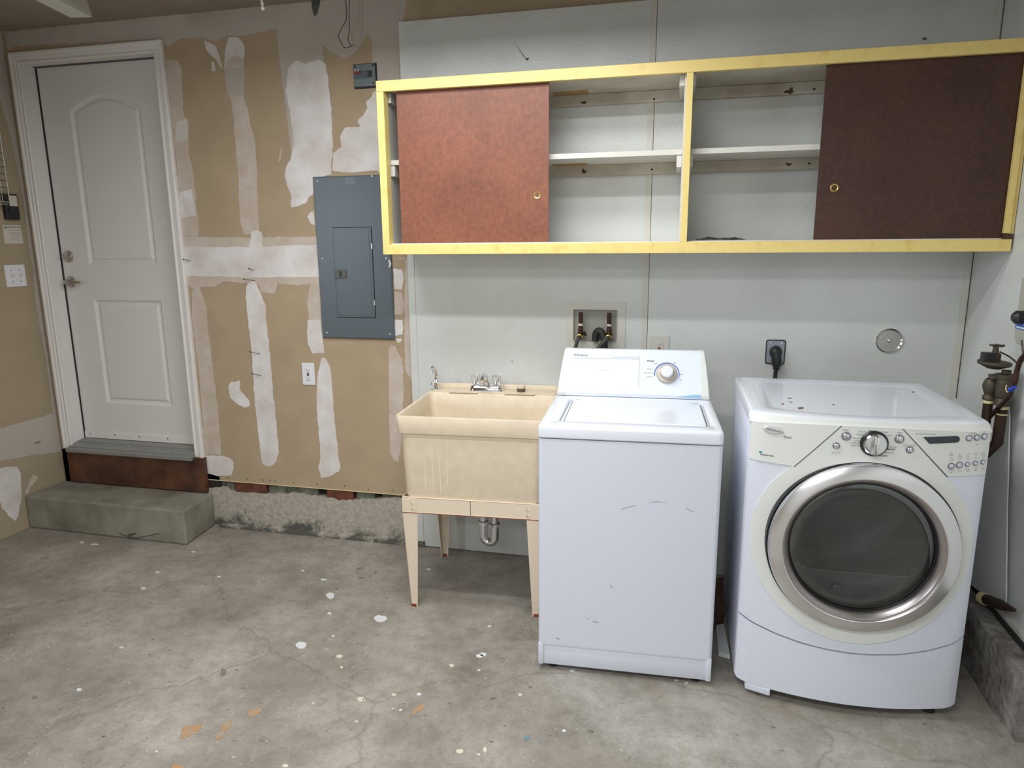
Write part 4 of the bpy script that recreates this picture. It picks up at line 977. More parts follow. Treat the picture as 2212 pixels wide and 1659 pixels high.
# ------------------------------------------------------------ utility sink
SKA = .0595
SKM = Matrix.Translation((-.6717, -.6079, 0)) @ Matrix.Rotation(SKA, 4, 'Z')
SK = thing('utility_sink', 'cream plastic laundry tub on four tapered steel legs', 'sink', (-.6717, -.6079, 0), SKA)
def so(name, bm, m, parent=None, **k): return obj(name, bm, m, parent or SK, local=True, **k)
SW, SD, SZ = .6085, .575, .848
def rl(x0, x1, y0, y1, r, z, n=5): return [(x, y, z) for x, y in rrect(x0, x1, y0, y1, r, n)]
DKY = .462      # front of the back deck
bm = NB()
LO = [rl(.022, SW-.022, .020, .50, .035, .500), rl(.020, SW-.020, .018, .505, .035, .510), rl(.010, SW-.010, .010, SD-.010, .035, .765),
      rl(.010, SW-.010, .010, SD-.010, .035, .772), rl(.001, SW-.001, .001, SD-.001, .030, .775), rl(0, SW, 0, SD, .028, .78), rl(-.003, SW+.003, -.003, SD, .028, SZ-.004), rl(-.001, SW+.001, -.001, SD-.001, .028, SZ),
      rl(.007, SW-.007, .007, DKY+.004, .026, SZ), rl(.010, SW-.010, .010, DKY, .026, SZ-.004), rl(.016, SW-.016, .018, DKY-.01, .03, .78), rl(.040, SW-.040, .045, DKY-.04, .05, .54), rl(.08, SW-.08, .09, DKY-.09, .05, .512), rl(.25, SW-.25, .2, DKY-.2, .02, .508)]
loft(bm, LO)
tub = so('basin', bm, M['tub'], smooth=50)
bm = NB()
loft(bm, [rl(.012, SW-.012, DKY+.004, SD-.004, .02, SZ-.001), rl(.012, SW-.012, DKY+.004, SD-.004, .02, SZ+.004), rl(.016, SW-.016, DKY+.008, SD-.006, .02, SZ+.006)])
loft(bm, [rl(.010, SW-.010, SD-.022, SD-.001, .008, SZ-.001, 3), rl(.012, SW-.012, SD-.020, SD-.002, .008, SZ+.022, 3), rl(.016, SW-.016, SD-.018, SD-.005, .006, SZ+.025, 3)])
so('faucet_deck', bm, M['tub'], smooth=50)
for pts in ([(.10, DKY-.004), (.235, DKY-.004), (.235, DKY+.02), (.10, DKY+.02)], [(.36, DKY-.004), (.50, DKY-.004), (.50, DKY+.02), (.36, DKY+.02)]):
    so('deck_lug', prism(NB(), pts, 'z', SZ, SZ+.0055, bev=.001), M['tub'])
so('rust_spot', lathe(NB(), [(0, .0005), (.006, .0003), (.007, 0)], (.552, SD-.0185, SZ+.014), (0, -1, 0), 10), M['rust'])
# steel apron and legs
bm = NB()
box(bm, .010, SW-.010, .012, .015, .436, .499); box(bm, .010, SW-.010, .535, .538, .436, .499); box(bm, .010, .013, .012, .538, .436, .499); box(bm, SW-.013, SW-.010, .012, .538, .436, .499)
box(bm, .010, SW-.010, .010, .016, .434, .4365); box(bm, .012, SW-.012, .012, .022, .497, .500)
so('apron', bm, M['leg'])
so('apron_edge', B(.012, SW-.012, .0095, .0115, .4332, .4362), M['rust'])
so('apron_joint', B(.300, .302, .0108, .0122, .436, .499), M['ink'])
def leg(cx, cy, sx, sy):
    """tapered angle-section leg, sx/sy point inward"""
    bm = NB()
    top, bot = .068, .027
    for (w0, w1, ax) in ((top, bot, 0), (top, bot, 1)):
        t = .003
        def ptsz(z, w, ix, iy):
            x0, y0 = cx+sx*ix, cy+sy*iy
            if ax == 0: return [(x0, y0, z), (x0+sx*w, y0, z), (x0+sx*w, y0+sy*t, z), (x0, y0+sy*t, z)]
            return [(x0, y0, z), (x0+sx*t, y0, z), (x0+sx*t, y0+sy*w, z), (x0, y0+sy*w, z)]
        loft(bm, [ptsz(.001, w1, .020, .016), ptsz(.437, w0, 0, 0), ptsz(.495, w0, -.001, -.001)])
    return bm
for cx, cy, sx, sy in ((.009, .011, 1, 1), (SW-.009, .011, -1, 1), (.009, .539, 1, -1), (SW-.009, .539, -1, -1)):
    L_ = so('leg', leg(cx, cy, sx, sy), M['leg'])
    so('rusty_toe', B(min(cx+sx*.0195, cx+sx*.042), max(cx+sx*.0195, cx+sx*.042), min(cy+sy*.0155, cy+sy*.02), max(cy+sy*.0155, cy+sy*.02), 0, .014), M['rust'], L_)
for x in (.060, SW-.068):
    for z in (.450, .474):
        so('bolt', B(x-.006, x+.006, .0095, .0125, z-.006, z+.006, bev=.001), M['leg'], label=None)
        so('bolt_rust', B(x-.0075, x-.006, .0098, .0122, z-.007, z+.006), M['rust'])
# white mineral drips on the front
for (x0, z0), (x1, z1) in ([(-0.555,0.6631),(-0.5554,0.5369)], [(-0.5229,0.7389),(-0.5218,0.5277)], [(-0.4961,0.7174),(-0.4902,0.5222)], [(-0.4597,0.7657),(-0.4615,0.56)]):
    ps = []
    for x_, z_, hw in ((x0, z0, .0006), (x1, z1, .0013)):
        yl = .010+.008*(.765-z_)/.255-.0003; a_ = (x_+.6717)/math.cos(SKA)-.004
        ps.append([(a_-hw, yl-.0003, z_), (a_+hw, yl-.0003, z_), (a_+hw, yl+.003, z_), (a_-hw, yl+.003, z_)])
    so('lime_streak', loft(NB(), ps), M['lime'], tub)

def skw(x, y, z): return SKM @ Vector((x, y, z))
# faucet
FM = thing('faucet', 'chrome two-handle faucet with clear knobs on the cream sink deck', 'faucet', tuple(skw(.268, .505, SZ+.006)), SKA)
FB = SKM @ Matrix.Translation((.268, .505, SZ+.006))
def fo(name, bm, m, parent=None, **k):
    return obj(name, bm, m, parent or FM, local=True, **k)
bm = NB(); loft(bm, [rl(-.080, .080, -.027, .027, .024, 0), rl(-.079, .079, -.026, .026, .024, .010), rl(-.072, .072, -.020, .022, .018, .022), rl(-.066, .066, -.014, .018, .012, .026)])
fb = fo('base', bm, M['chrome'], smooth=40)
bm = lathe(NB(), [(.017, .022), (.017, .034), (.015, .038), (0, .038)], (0, 0, 0), n=20)
tube(bm, smooth_path([(0, 0, .03), (0, -.003, .055), (0, -.018, .075), (0, -.045, .082), (0, -.075, .074), (0, -.092, .060)]), .0105, 14, rs=None)
fo('spout', bm, M['chrome'], smooth=50)
for x in (-.050, .050):
    fo('stem', lathe(NB(), [(.012, .02), (.012, .030), (.007, .032), (.006, .05), (0, .05)], (x, 0, 0), n=14), M['chrome'], smooth=40)
    bm = NB()
    lp = lambda r, z: [(x+r*(1+.09*math.cos(8*a))*math.cos(a), r*(1+.09*math.cos(8*a))*math.sin(a), z) for a in [2*PI*k/32 for k in range(32)]]
    loft(bm, [lp(.014, .031), lp(.0185, .034), (lp(.0225, .058)), lp(.0225, .066), lp(.018, .071)])
    fo('clear_knob', bm, M['glass'], smooth=30)
# small side faucet
p = skw(.028, .505, SZ+.006)
SF = thing('drinking_tap', 'small chrome filter tap at the left end of the sink deck', 'tap', tuple(p))
bm = lathe(NB(), [(0, 0), (.024, 0), (.026, .003), (.022, .006), (.012, .007), (.011, .03), (.013, .034), (.009, .040), (.008, .058), (.010, .062), (0, .064)], p, n=20)
tp_ = obj('body', bm, M['chrome'], SF, smooth=40)
obj('spout', tube(NB(), smooth_path([p+Vector((0, 0, .06)), p+Vector((0, -.004, .085)), p+Vector((-.002, -.018, .106)), p+Vector((-.003, -.034, .112)), p+Vector((-.003, -.046, .104)), p+Vector((-.003, -.050, .092))]), .0065, 10), M['chrome'], SF, smooth=50)
obj('nozzle', tube(NB(), [p+Vector((-.003, -.048, .100)), p+Vector((-.003, -.0515, .084))], .0085, 12), M['chrome'], SF, smooth=50)
obj('handle', tube(NB(), [p+Vector((-.005, -.008, .036)), p+Vector((-.018, -.014, .030)), p+Vector((-.024, -.016, .014))], .004, 8), M['chrome'], SF, smooth=50)
# strainer
p = skw(.432, .500, SZ+.006)
ST = thing('sink_strainer', 'small cream-topped sink strainer basket resting on the sink deck', 'strainer', tuple(p))
obj('basket', lathe(NB(), [(0, 0), (.017, 0), (.019, .003), (.0195, .018), (0, .018)], p, n=24), M['mesh_grey'], ST, smooth=40)
obj('rim', lathe(NB(), [(.0195, .017), (.022, .018), (.022, .021), (.020, .022), (.020, .028), (.017, .031), (0, .0315)], p, n=24), M['cream'], ST, smooth=40)
# trap
T1 = -.3955; YT = -.25
TR = thing('drain_trap', 'chrome U-shaped drain trap hanging under the sink', 'pipe', (-.39, YT, .155))
q0 = Vector((-.413, YT, .5065)); q1 = Vector((-.413, YT, .22))
obj('tailpiece', tube(NB(), [q0, (-.413, YT, .265)], .018, 16), M['chrome'], TR, smooth=50)
ub = [Vector((-.413, YT, .27)), Vector((-.413, YT, .215))] + [Vector((-.386-.027*math.cos(a), YT, .205-.030*math.sin(a))) for a in [PI*k/10 for k in range(11)]] + [Vector((-.359, YT, .225)), Vector((-.359, YT, .262))]
obj('u_bend', tube(NB(), ub, .0195, 16), M['chrome'], TR, smooth=50)
obj('outlet_arm', tube(NB(), smooth_path([(-.359, YT, .25), (-.359, YT, .31), (-.357, YT+.02, .345), (-.352, YT+.07, .355), (-.35, -.002, .358)]), .017, 16), M['chrome'], TR, smooth=50)
for x, z in ((-.413, .262), (-.359, .255)):
    obj('slip_nut', lathe(NB(), [(.019, 0), (.026, .002), (.026, .015), (.019, .018)], (x, YT, z), n=12), M['chrome'], TR)

# ------------------------------------------------------------ electrical things on the wall
EP = thing('breaker_panel', 'large dark grey electrical breaker panel cover on the drywall', 'electrical panel', (-1.12, DW, 1.065))
X0, X1, Z0, Z1 = -1.3165, -.928, 1.066, 1.845
bm = NB(); 
tb = [[(X0, DW-.002, Z0), (X1, DW-.002, Z0), (X1, DW-.002, Z1), (X0, DW-.002, Z1)], [(X0, DW-.010, Z0), (X1, DW-.010, Z0), (X1, DW-.010, Z1), (X0, DW-.010, Z1)], [(X0+.006, DW-.016, Z0+.006), (X1-.006, DW-.016, Z0+.006), (X1-.006, DW-.016, Z1-.006), (X0+.006, DW-.016, Z1-.006)]]
loft(bm, tb)
cov = obj('cover', bm, M['panel_grey'], EP)
EX0, EX1, EZ0, EZ1 = -1.222, -1.022, 1.173, 1.604
obj('door_shadow_gap', B(EX0-.003, EX1+.003, DW-.0166, DW-.0160, EZ0-.003, EZ1+.003), M['panel_dark'], cov)
ed = obj('panel_door', B(EX0, EX1, DW-.0215, DW-.0164, EZ0, EZ1, bev=.001), M['panel_grey'], EP)
obj('door_field', B(EX0+.014, EX1-.012, DW-.0232, DW-.0210, EZ0+.008, EZ1-.008, bev=.0009), M['panel_grey'], ed)
lx0, lz0 = (-1.2189, 1.3635); lx1, lz1 = (-1.1596, 1.4039)
lt = obj('latch', B(lx0, lx1, DW-.028, DW-.0225, lz0, lz1, bev=.001), M['latch'], ed)
obj('latch_slot', B((lx0+lx1)/2-.007, (lx0+lx1)/2+.006, DW-.0295, DW-.0279, lz0+.006, lz1-.006, bev=.0006), M['black'], lt)
for z in ((-1.0246, 1.5158)[1], (-1.024, 1.2458)[1]): obj('hinge', B(EX1-.001, EX1+.004, DW-.024, DW-.016, z-.012, z+.012), M['screw'], EP)
for x, z in [(-1.2903,1.8249),(-1.2885,1.4575),(-1.2879,1.0924),(-0.9496,1.0929),(-0.9518,1.4587),(-1.0063,1.84)]:
    obj('screw', lathe(NB(), [(0, .003), (.004, .0025), (.0062, 0)], (x, DW-.0155, z), (0, -1, 0), 12), M['screw'], EP)
obj('tape_residue', B(*[sorted((-1.1461, 1.806)[:1]+(-1.0935, 1.8046)[:1])[i] for i in (0, 1)], DW-.0164, DW-.0160, (-1.1221, 1.8054)[1], Z1-.008), mat('dull_grey_residue', s2l(112, 124, 132), .7), cov)
obj('paint_chip', prism(NB(), [(-0.9428,1.4477),(-0.9354,1.4543),(-0.9268,1.4324),(-0.9348,1.4149),(-0.9418,1.4171),(-0.9364,1.4324)], 'y', DW-.0162, DW-.0168), M['mud'], cov)

def gfci(name, label, x, z, y, m, wdt=.070, h=.1145):
    g = thing(name, label, 'outlet', (x, y, z-h/2), group='power outlets on the back wall')
    obj('cover_plate', B(x-wdt/2, x+wdt/2, y-.006, y, z-h/2, z+h/2, bev=.0015), m, g)
    f = obj('receptacle', B(x-.0165, x+.0165, y-.0085, y-.0055, z-.033, z+.033, bev=.001), M['plate'] if m is M['plate'] else m, g)
    for s in (1, -1):
        for dx in (-.0062, .0062): obj('slot', B(x+dx-.0009, x+dx+.0009, y-.0088, y-.0084, z+s*.021-.004, z+s*.021+.004), M['ink_dark'], f)
        obj('slot', lathe(NB(), [(0, .0003), (.0024, .0003), (.0024, 0)], (x, y-.0085, z+s*.021-.0085), (0, -1, 0), 8), M['ink_dark'], f)
    obj('test_button', B(x-.006, x+.006, y-.0105, y-.0083, z-.0075, z-.0015), M['ink_dark'], f)
    obj('reset_button', B(x-.006, x+.006, y-.0105, y-.0083, z+.0015, z+.0075), M['red_btn'], f)
    for s in (1, -1): obj('screw', lathe(NB(), [(0, .001), (.003, .0006), (.0032, 0)], (x, y-.006, z+s*.048), (0, -1, 0), 8), m, g)
    return g
gx0, gz0 = (-1.4481, 0.9349); gx1, gz1 = (-1.378, 0.8167)
gfci('power_outlet', 'white outlet with red button below the breaker panel on tan drywall', (gx0+gx1)/2, (gz0+gz1)/2, DW, M['plate'])
gx0, gz0 = (0.3011, 1.1166); gx1, _ = (0.3854, 1.1185)
gfci('power_outlet', 'painted-over outlet just above the washing machine console', (gx0+gx1)/2, gz0-.06, 0, M['plate_grey'], wdt=gx1-gx0, h=.120)

# disconnect box above panel
bx0, bz0 = (-1.0767, 2.2378); bx1, bz1 = (-0.9684, 2.3359)
DB_ = thing('junction_box', 'small grey junction box with red switch beside the cabinet top corner', 'junction box', ((bx0+bx1)/2, DW, bz0))
obj('opening', B(bx0-.003, bx1+.004, DW-.0035, DW-.001, bz0-.008, bz1+.001), M['black'], DB_)
jb = obj('box_cover', prism(NB(), [(x, z) for x, z in rrect(bx0, bx1-.002, bz0, bz1-.002, .010, 3)], 'y', DW-.0035, DW-.010, bev=.001), mat('grey_galvanised', s2l(118, 130, 130), .5, .3, var=.2, scale=30), DB_)
obj('inner_plate', B(bx0+.003, bx1-.024, DW-.013, DW-.0102, bz0+.034, bz1-.030, bev=.001), mat('slate_plate', s2l(84, 92, 100), .5), jb)
obj('red_switch', B(bx0+.004, bx0+.038, DW-.018, DW-.013, bz0+.056, bz1-.034, bev=.001), M['red_btn'], jb)
for k in range(2): obj('toggle', B(bx0+.013+k*.014, bx0+.017+k*.014, DW-.024, DW-.018, bz0+.064, bz0+.072), M['plate'], jb)
for k in range(3): obj('louvre', B(bx1-.036+k*.007, bx1-.033+k*.007, DW-.016, DW-.0102, bz0+.040, bz1-.034), M['ink_dark'], jb)
for (x, z) in ((bx0+.008, bz1-.012), (bx1-.012, bz1-.010), (bx1-.012, bz0+.012)):
    obj('corner_slot', B(x-.006, x+.006, DW-.0108, DW-.0099, z-.003, z+.003), M['black'], jb)

# laundry outlet box
LB = thing('laundry_valve_box', 'recessed wall box with two copper water taps above the washer', 'valve box', (.058, -.01, 1.08))
fx0, fx1, fz1, fz0 = -.073, .1911, 1.261, 1.00
ix0, ix1, iz1, iz0 = -.0400, .1505, 1.226, 1.0905
bm = NB()
plate_holes(bm, [(fx0, fz0), (fx1, fz0), (fx1, fz1), (fx0, fz1)], [[(ix0, iz0), (ix1, iz0), (ix1, iz1), (ix0, iz1)]], -.004)
for (a, b) in (((fx0, fz0), (fx1, fz0)), ((fx1, fz0), (fx1, fz1)), ((fx1, fz1), (fx0, fz1)), ((fx0, fz1), (fx0, fz0))):
    bm.faces.new([bm.verts.new((a[0], -.004, a[1])), bm.verts.new((b[0], -.004, b[1])), bm.verts.new((b[0], -.0002, b[1])), bm.verts.new((a[0], -.0002, a[1]))])
obj('flange', bm, M['plate_grey'], LB)
bm = NB(); RD = .0
t_ = .002
# shallow projecting box lining (built proud: the flange stands off the wall)
obj('box_lining', merge(merge(box(NB(), ix0, ix1, -.0015, -.0005, iz0, iz1), B(ix0-.002, ix0, -.012, -.0005, iz0-.002, iz1+.002)), merge(B(ix1, ix1+.002, -.012, -.0005, iz0-.002, iz1+.002), merge(B(ix0, ix1, -.012, -.0005, iz1, iz1+.002), B(ix0, ix1, -.012, -.0005, iz0-.002, iz0)))), mat('grey_box_lining', s2l(150, 150, 142), .6), LB)
TY = -.030
TAPS = []
for k, (cx) in enumerate((-.006, .122)):
    bm = tube(NB(), [(cx, TY, 1.218), (cx, TY, 1.140)], .0095, 12)
    obj('copper_pipe', bm, M['copper'], LB, smooth=50)
    obj('pipe_label', tube(NB(), [(cx, TY, 1.168), (cx, TY, 1.158)], .0105, 12), M['paper'], LB, smooth=50)
    bm = lathe(NB(), [(.010, .0), (.013, .004), (.013, .016), (.010, .02), (.012, .03), (.009, .036)], (cx, TY, 1.112), (0, 0, 1), 12)
    tube(bm, [(cx, TY, 1.118), (cx, TY-.034, 1.112)], .010, 12)
    obj('tap_body', bm, M['copper'], LB, smooth=40)
    obj('tap_handle', lathe(NB(), [(0, 0), (.010, 0), (.012, .003), (.010, .006), (0, .006)], (cx+(.018 if k == 0 else -.018), TY-.006, 1.122), (1 if k == 0 else -1, -.2, .4), 10), M['copper'], LB, smooth=40)
    obj('hose_coupling', lathe(NB(), [(.0145, 0), (.0145, .012), (.012, .014)], (cx, TY-.030, 1.111), (0, -1, -.15), 16), M['brass'], LB, smooth=40)
    TAPS.append(Vector((cx, TY-.04, 1.110)))
obj('supply_hose', tube(NB(), smooth_path([TAPS[0], TAPS[0]+Vector((-.006, -.012, -.012)), TAPS[0]+Vector((-.014, -.012, -.05)), (-.022, -.075, .98), (-.02, -.09, .86)]), .0085, 10), M['hose'], label='dark rubber hose dropping from the left copper tap behind the washer', cat='hose', group='rubber supply hoses to the washer', smooth=50)
obj('supply_hose', tube(NB(), smooth_path([TAPS[1], TAPS[1]+Vector((-.012, -.02, -.010)), (.088, -.092, 1.075), (.070, -.095, 1.03), (.06, -.10, .95), (.06, -.10, .86)]), .0095, 10), M['hose'], label='grey rubber hose slanting down from the right copper tap', cat='hose', group='rubber supply hoses to the washer', smooth=50)
obj('drain_hose', tube(NB(), smooth_path([(.060, -.030, 1.092), (.064, -.032, 1.125), (.080, -.036, 1.137), (.096, -.040, 1.120), (.104, -.045, 1.08), (.106, -.05, 1.02), (.106, -.05, .9)]), .0155, 14), M['rubber'], label='thick black drain hose hooked over into the wall box', cat='hose', smooth=50)

# dryer outlet and cord
vx, vz = (0.8315, 1.0584)
DO = thing('dryer_outlet', 'square steel dryer outlet on the white wall above the dryer', 'outlet', (vx, 0, vz-.05))
obj('cover_plate', prism(NB(), rrect(vx-.036, vx+.036, vz-.050, vz+.048, .008, 3), 'y', -.0005, -.008, bev=.002), mat('tinted_steel_plate', s2l(150, 156, 166), .35, .5), DO)
obj('plate_rim', prism(NB(), rrect(vx-.040, vx+.040, vz-.054, vz+.052, .010, 3), 'y', -.0002, -.004), M['panel_dark'], DO)
for sx_ in (-1, 1): obj('screw', lathe(NB(), [(0, .0015), (.003, .001), (.0032, 0)], (vx+sx_*.022, -.008, vz+.038), (0, -1, 0), 8), M['steel'], DO)
PC = thing('dryer_plug', 'black dryer plug and thick power cord in the steel outlet', 'plug', (vx, -.02, vz-.06))
bm = NB()
loft(bm, [[(vx+r*.95*math.cos(a), -.008-h, vz+r*1.05*math.sin(a)) for a in [2*PI*k/20 for k in range(20)]] for r, h in ((.026, 0), (.027, .012), (.022, .024), (.012, .030))])
tube(bm, smooth_path([(vx, -.022, vz), (vx+.004, -.026, vz-.03), (vx+.006, -.026, vz-.055)]), .020, 14, rs=None)
obj('plug_body', bm, M['black'], PC, smooth=50)
obj('strain_relief', tube(NB(), [(vx+.006, -.026, vz-.052), (vx+.004, -.026, vz-.072)], .0135, 12), M['black'], PC, smooth=50)
obj('power_cord', tube(NB(), smooth_path([(vx+.004, -.026, vz-.07), (vx+.002, -.03, vz-.12), (vx, -.06, vz-.2), (vx+.02, -.10, vz-.4), (vx+.1, -.12, vz-.7)]), .0085, 10), M['black'], PC, smooth=50)
# vent cover
ex, ez = (1.2701, 1.1177)
VC = thing('vent_cover', 'round metal vent cover on the white wall above the dryer', 'vent', (ex, 0, ez-.05))
obj('rim', lathe(NB(), [(.051, 0), (.051, .008), (.048, .011), (.044, .008), (.043, .003)], (ex, -.0003, ez), (0, -1, 0), 40), M['chrome'], VC, smooth=40)
obj('disc', lathe(NB(), [(0, .005), (.03, .005), (.0435, .004), (.0435, 0)], (ex, -.0003, ez), (0, -1, 0), 40), mat('dull_disc', s2l(184, 184, 178), .35, .5), VC, smooth=40)
obj('centre_screw', lathe(NB(), [(0, .006), (.004, .0055), (.008, .002), (.0085, 0)], (ex, -.005, ez), (0, -1, 0), 16), M['chrome'], VC, smooth=40)
obj('disc_fold', tube(NB(), [(ex-.030, -.0062, ez+.002), (ex-.004, -.0062, ez+.036)], .0018, 6), M['chrome'], VC)

# ------------------------------------------------------------ left wall things
SWX = LX
(y0, z0), (y1, z1) = [(-0.1631,1.4306),(-0.0463,1.3202)]
y0, y1 = -.1595, -.0435
LS = thing('light_switch', 'white double light switch plate on the tan side wall', 'light switch', (SWX, (y0+y1)/2, z1))
zs0, zs1 = z1-.002, z1+.113
obj('cover_plate', B(SWX, SWX+.006, y0, y1, zs0, zs1, bev=.0015), M['plate'], LS)
for yy in (-.125, -.078):
    obj('toggle', B(SWX+.005, SWX+.016, yy-.005, yy+.005, (zs0+zs1)/2-.004, (zs0+zs1)/2+.010, bev=.001), M['plate_grey'], LS)
    for s in (1, -1): obj('screw', lathe(NB(), [(0, .0012), (.003, .001), (.0032, 0)], (SWX+.006, yy, (zs0+zs1)/2+s*.030), (1, 0, 0), 8), M['ink'], LS)
nl = thing('notice_label', 'printed paper notice on the side wall above the light switch', 'label', (SWX, -.08, 1.545))
obj('paper', B(SWX, SWX+.0008, -.132, -.026, 1.545, 1.640), M['paper'], nl)
pm = Matrix((Vector((0, 1, 0)), Vector((0, 0, 1)), Vector((1, 0, 0)))).transposed().to_4x4()
def wall_text(s, y, z, size, parent, m, x=SWX+.0011, **k):
    mm = pm.copy(); mm.translation = Vector((x, y, z)); return lettering(s, size, m, parent, mm, **k)
wall_text('SAFETY INSTRUCTIONS', -.068, 1.629, .0085, nl, M['ink_dark'], bold=True)
obj('emblem', lathe(NB(), [(.004, 0), (.004, .0006), (.0062, .0006), (.0062, 0)], (SWX+.0008, -.118, 1.627), (1, 0, 0), 16), M['ink_dark'], nl)
for k, s in enumerate(('Keep clear of moving door', 'Do not let children play', 'Test reverse monthly', 'See owner manual', 'Disconnect power before')):
    wall_text(s, -.068, 1.615-.013*k, .0068, nl, M['ink'])
ct = thing('wall_control', 'black wall control with white sticker above the paper notice', 'control', (SWX, -.06, 1.66))
c0 = obj('housing', B(SWX, SWX+.022, -.118, -.040, 1.668, 1.800, bev=.003), M['black'], ct)
obj('sticker', B(SWX+.0218, SWX+.0226, -.092, -.046, 1.738, 1.792), M['paper'], c0)
obj('push_bar', B(SWX+.022, SWX+.028, -.100, -.060, 1.706, 1.724, bev=.002), M['panel_dark'], c0)
for yy in (-.090, -.070): obj('push_button', lathe(NB(), [(0, .004), (.004, .003), (.005, 0)], (SWX+.022, yy, 1.688), (1, 0, 0), 10), M['ink_dark'], c0)
# wire rack
wr_ = thing('wire_rack', 'galvanised wire rack at the left edge in front of the black control', 'rack', (-2.95, -.2, 1.74))
bm = NB(); XR = -2.955
pts = [(-0.1458,2.0727),(-0.1446,1.7548)]
tube(bm, [(XR, pts[0][0], 2.30), (XR, pts[1][0], pts[1][1]+.004), ], .0028, 8)
obj('front_wire', bm, M['screw'], wr_)
bm = tube(NB(), smooth_path([(XR, pts[1][0], pts[1][1]+.006), (XR, pts[1][0]-.004, pts[1][1]-.002), (XR, pts[1][0]-.05, pts[1][1]-.001), (XR, pts[1][0]-.26, pts[1][1])]), .0028, 8)
tube(bm, [(XR-.012, pts[1][0]-.002, pts[1][1]-.012), (XR-.012, pts[1][0]-.26, pts[1][1]-.012)], .0028, 8)
obj('bottom_wire', bm, M['screw'], wr_)
for k in range(14):
    z = pts[1][1]+.035+k*.034; yy = pts[1][0]+(pts[0][0]-pts[1][0])*0
    obj('rung', tube(NB(), [(XR, pts[1][0]+.001, z), (XR-.004, pts[1][0]-.26, z+.004)], .002, 6), M['nail'], wr_)
for k in range(5):
    yy = pts[1][0]-.035-.045*k
    obj('upright', tube(NB(), [(XR-.003, yy, pts[1][1]), (XR-.003, yy, 2.30)], .002, 6), M['screw'], wr_)

# ------------------------------------------------------------ things hanging from the ceiling
fx = thing('strip_fixture', 'unlit white strip light fixture on the ceiling above the door', 'light fixture', (-1.95, -1.2, 2.47))
(ax, ay), (bx_, by) = [(-2.1185,-0.4794),(-2.0227,-0.4909)]
(cx_, cy_), _ = [(-2.0726,-0.6876),(-2.2349,-0.6759)]
dv = Vector((cx_-ax, cy_-ay, 0)).normalized(); wv = Vector((bx_-ax, by-ay, 0)); wv = (wv - dv*wv.dot(dv)); 
e0 = Vector((ax, ay, 2.47)); L_ = 1.25
lo = [e0, e0+wv, e0+wv+dv*L_, e0+dv*L_]
obj('housing', loft(NB(), [[tuple(p) for p in lo], [tuple(p+Vector((0, 0, .016))) for p in lo]]), M['off_white'], fx)
obj('reflector', loft(NB(), [[tuple(p+Vector((0, 0, .0162))) for p in lo], [tuple(p+Vector((0, 0, CEIL-2.47))) for p in [lo[0]+wv*.25+dv*.02, lo[1]-wv*.25+dv*.02, lo[2]-wv*.25, lo[3]+wv*.25]]]), M['off_white'], fx)
px_, pz_ = (-1.0215, 2.412)
hs = obj('hanging_bracket', loft(NB(), [[(px_-.030, -.40, 2.619), (px_+.010, -.40, 2.619), (px_+.010, -.392, 2.619), (px_-.030, -.392, 2.619)], [(px_-.016, -.41, 2.50), (px_+.020, -.41, 2.50), (px_+.020, -.402, 2.50), (px_-.016, -.402, 2.50)],
        [(px_-.010, -.42, 2.44), (px_+.022, -.42, 2.45), (px_+.022, -.412, 2.45), (px_-.010, -.412, 2.44)], [(px_-.002, -.422, pz_-.003), (px_+.008, -.422, pz_+.002), (px_+.008, -.414, pz_+.002), (px_-.002, -.414, pz_-.003)]]),
        mat('dull_galvanised', s2l(104, 108, 106), .4, .7), label='grey metal bracket hanging from the ceiling above the breaker panel', cat='bracket')
wx, wz = (-1.0722, 2.3946)
w1 = [(-1.0727,2.591),(-1.075,2.5152),(-1.1024,2.4752),(-1.1181,2.4416),(-1.106,2.4175),(-1.0935,2.3973),(-1.0778,2.3943),(-1.0571,2.3987),(-1.0456,2.4017)]
w2 = [(-1.0549,2.5896),(-1.0616,2.5142),(-1.0616,2.476),(-1.0712,2.4286),(-1.0633,2.4088),(-1.0571,2.3987)]
bm = tube(NB(), smooth_path([(w1[0][0], -.03, 2.619)]+[(x, -.03, z) for x, z in w1]), .0016, 6)
tube(bm, smooth_path([(w2[0][0], -.03, 2.619)]+[(x, -.03, z) for x, z in w2]), .0016, 6)
obj('wire_loop', bm, M['nail'], label='thin bent wire loop hanging above the junction box', cat='wire')
cx2, cz2 = (-1.1358, 2.3886)
bm = tube(NB(), [(cx2-.010, -.6, 2.619), (cx2-.004, -.6, cz2+.05), (cx2, -.6, cz2)], .004, 8)
for k in range(4): lathe(bm, [(0, 0), (.006, .003), (.006, .009), (0, .012)], (cx2-.004*(k/4), -.6, cz2-.004+k*.018), (0, 0, 1), 8)
obj('pull_cord', bm, mat('white_cord', s2l(240, 238, 230), .5), label='short white pull cord hanging from the ceiling left of the bracket', cat='cord')
# lamp housings outside the frame; the last one holds the added fill
for k, (lx, ly, sx, sy, p) in enumerate(LAMPS):
    bm = B(lx-sx/2-.02, lx+sx/2+.02, ly-sy/2-.05, ly+sy/2+.05, LIGHT_Z+.006, LIGHT_Z+.06, bev=.01)
    t = thing('strip_or_fill_light', ('lit strip light hanging nearer the wall cabinet', 'lit strip light hanging nearer the viewer', 'added fill light in a strip housing above the viewer')[(1, 0, 2)[k]], 'light', (lx, ly, LIGHT_Z), group='strip lights under the ceiling')
    obj('housing', bm, M['off_white'], t)
    for s in (-1, 1): obj('chain', tube(NB(), [(lx+s*sx*.4, ly, LIGHT_Z+.055), (lx+s*sx*.4, ly, CEIL)], .003, 6), M['screw'], t)

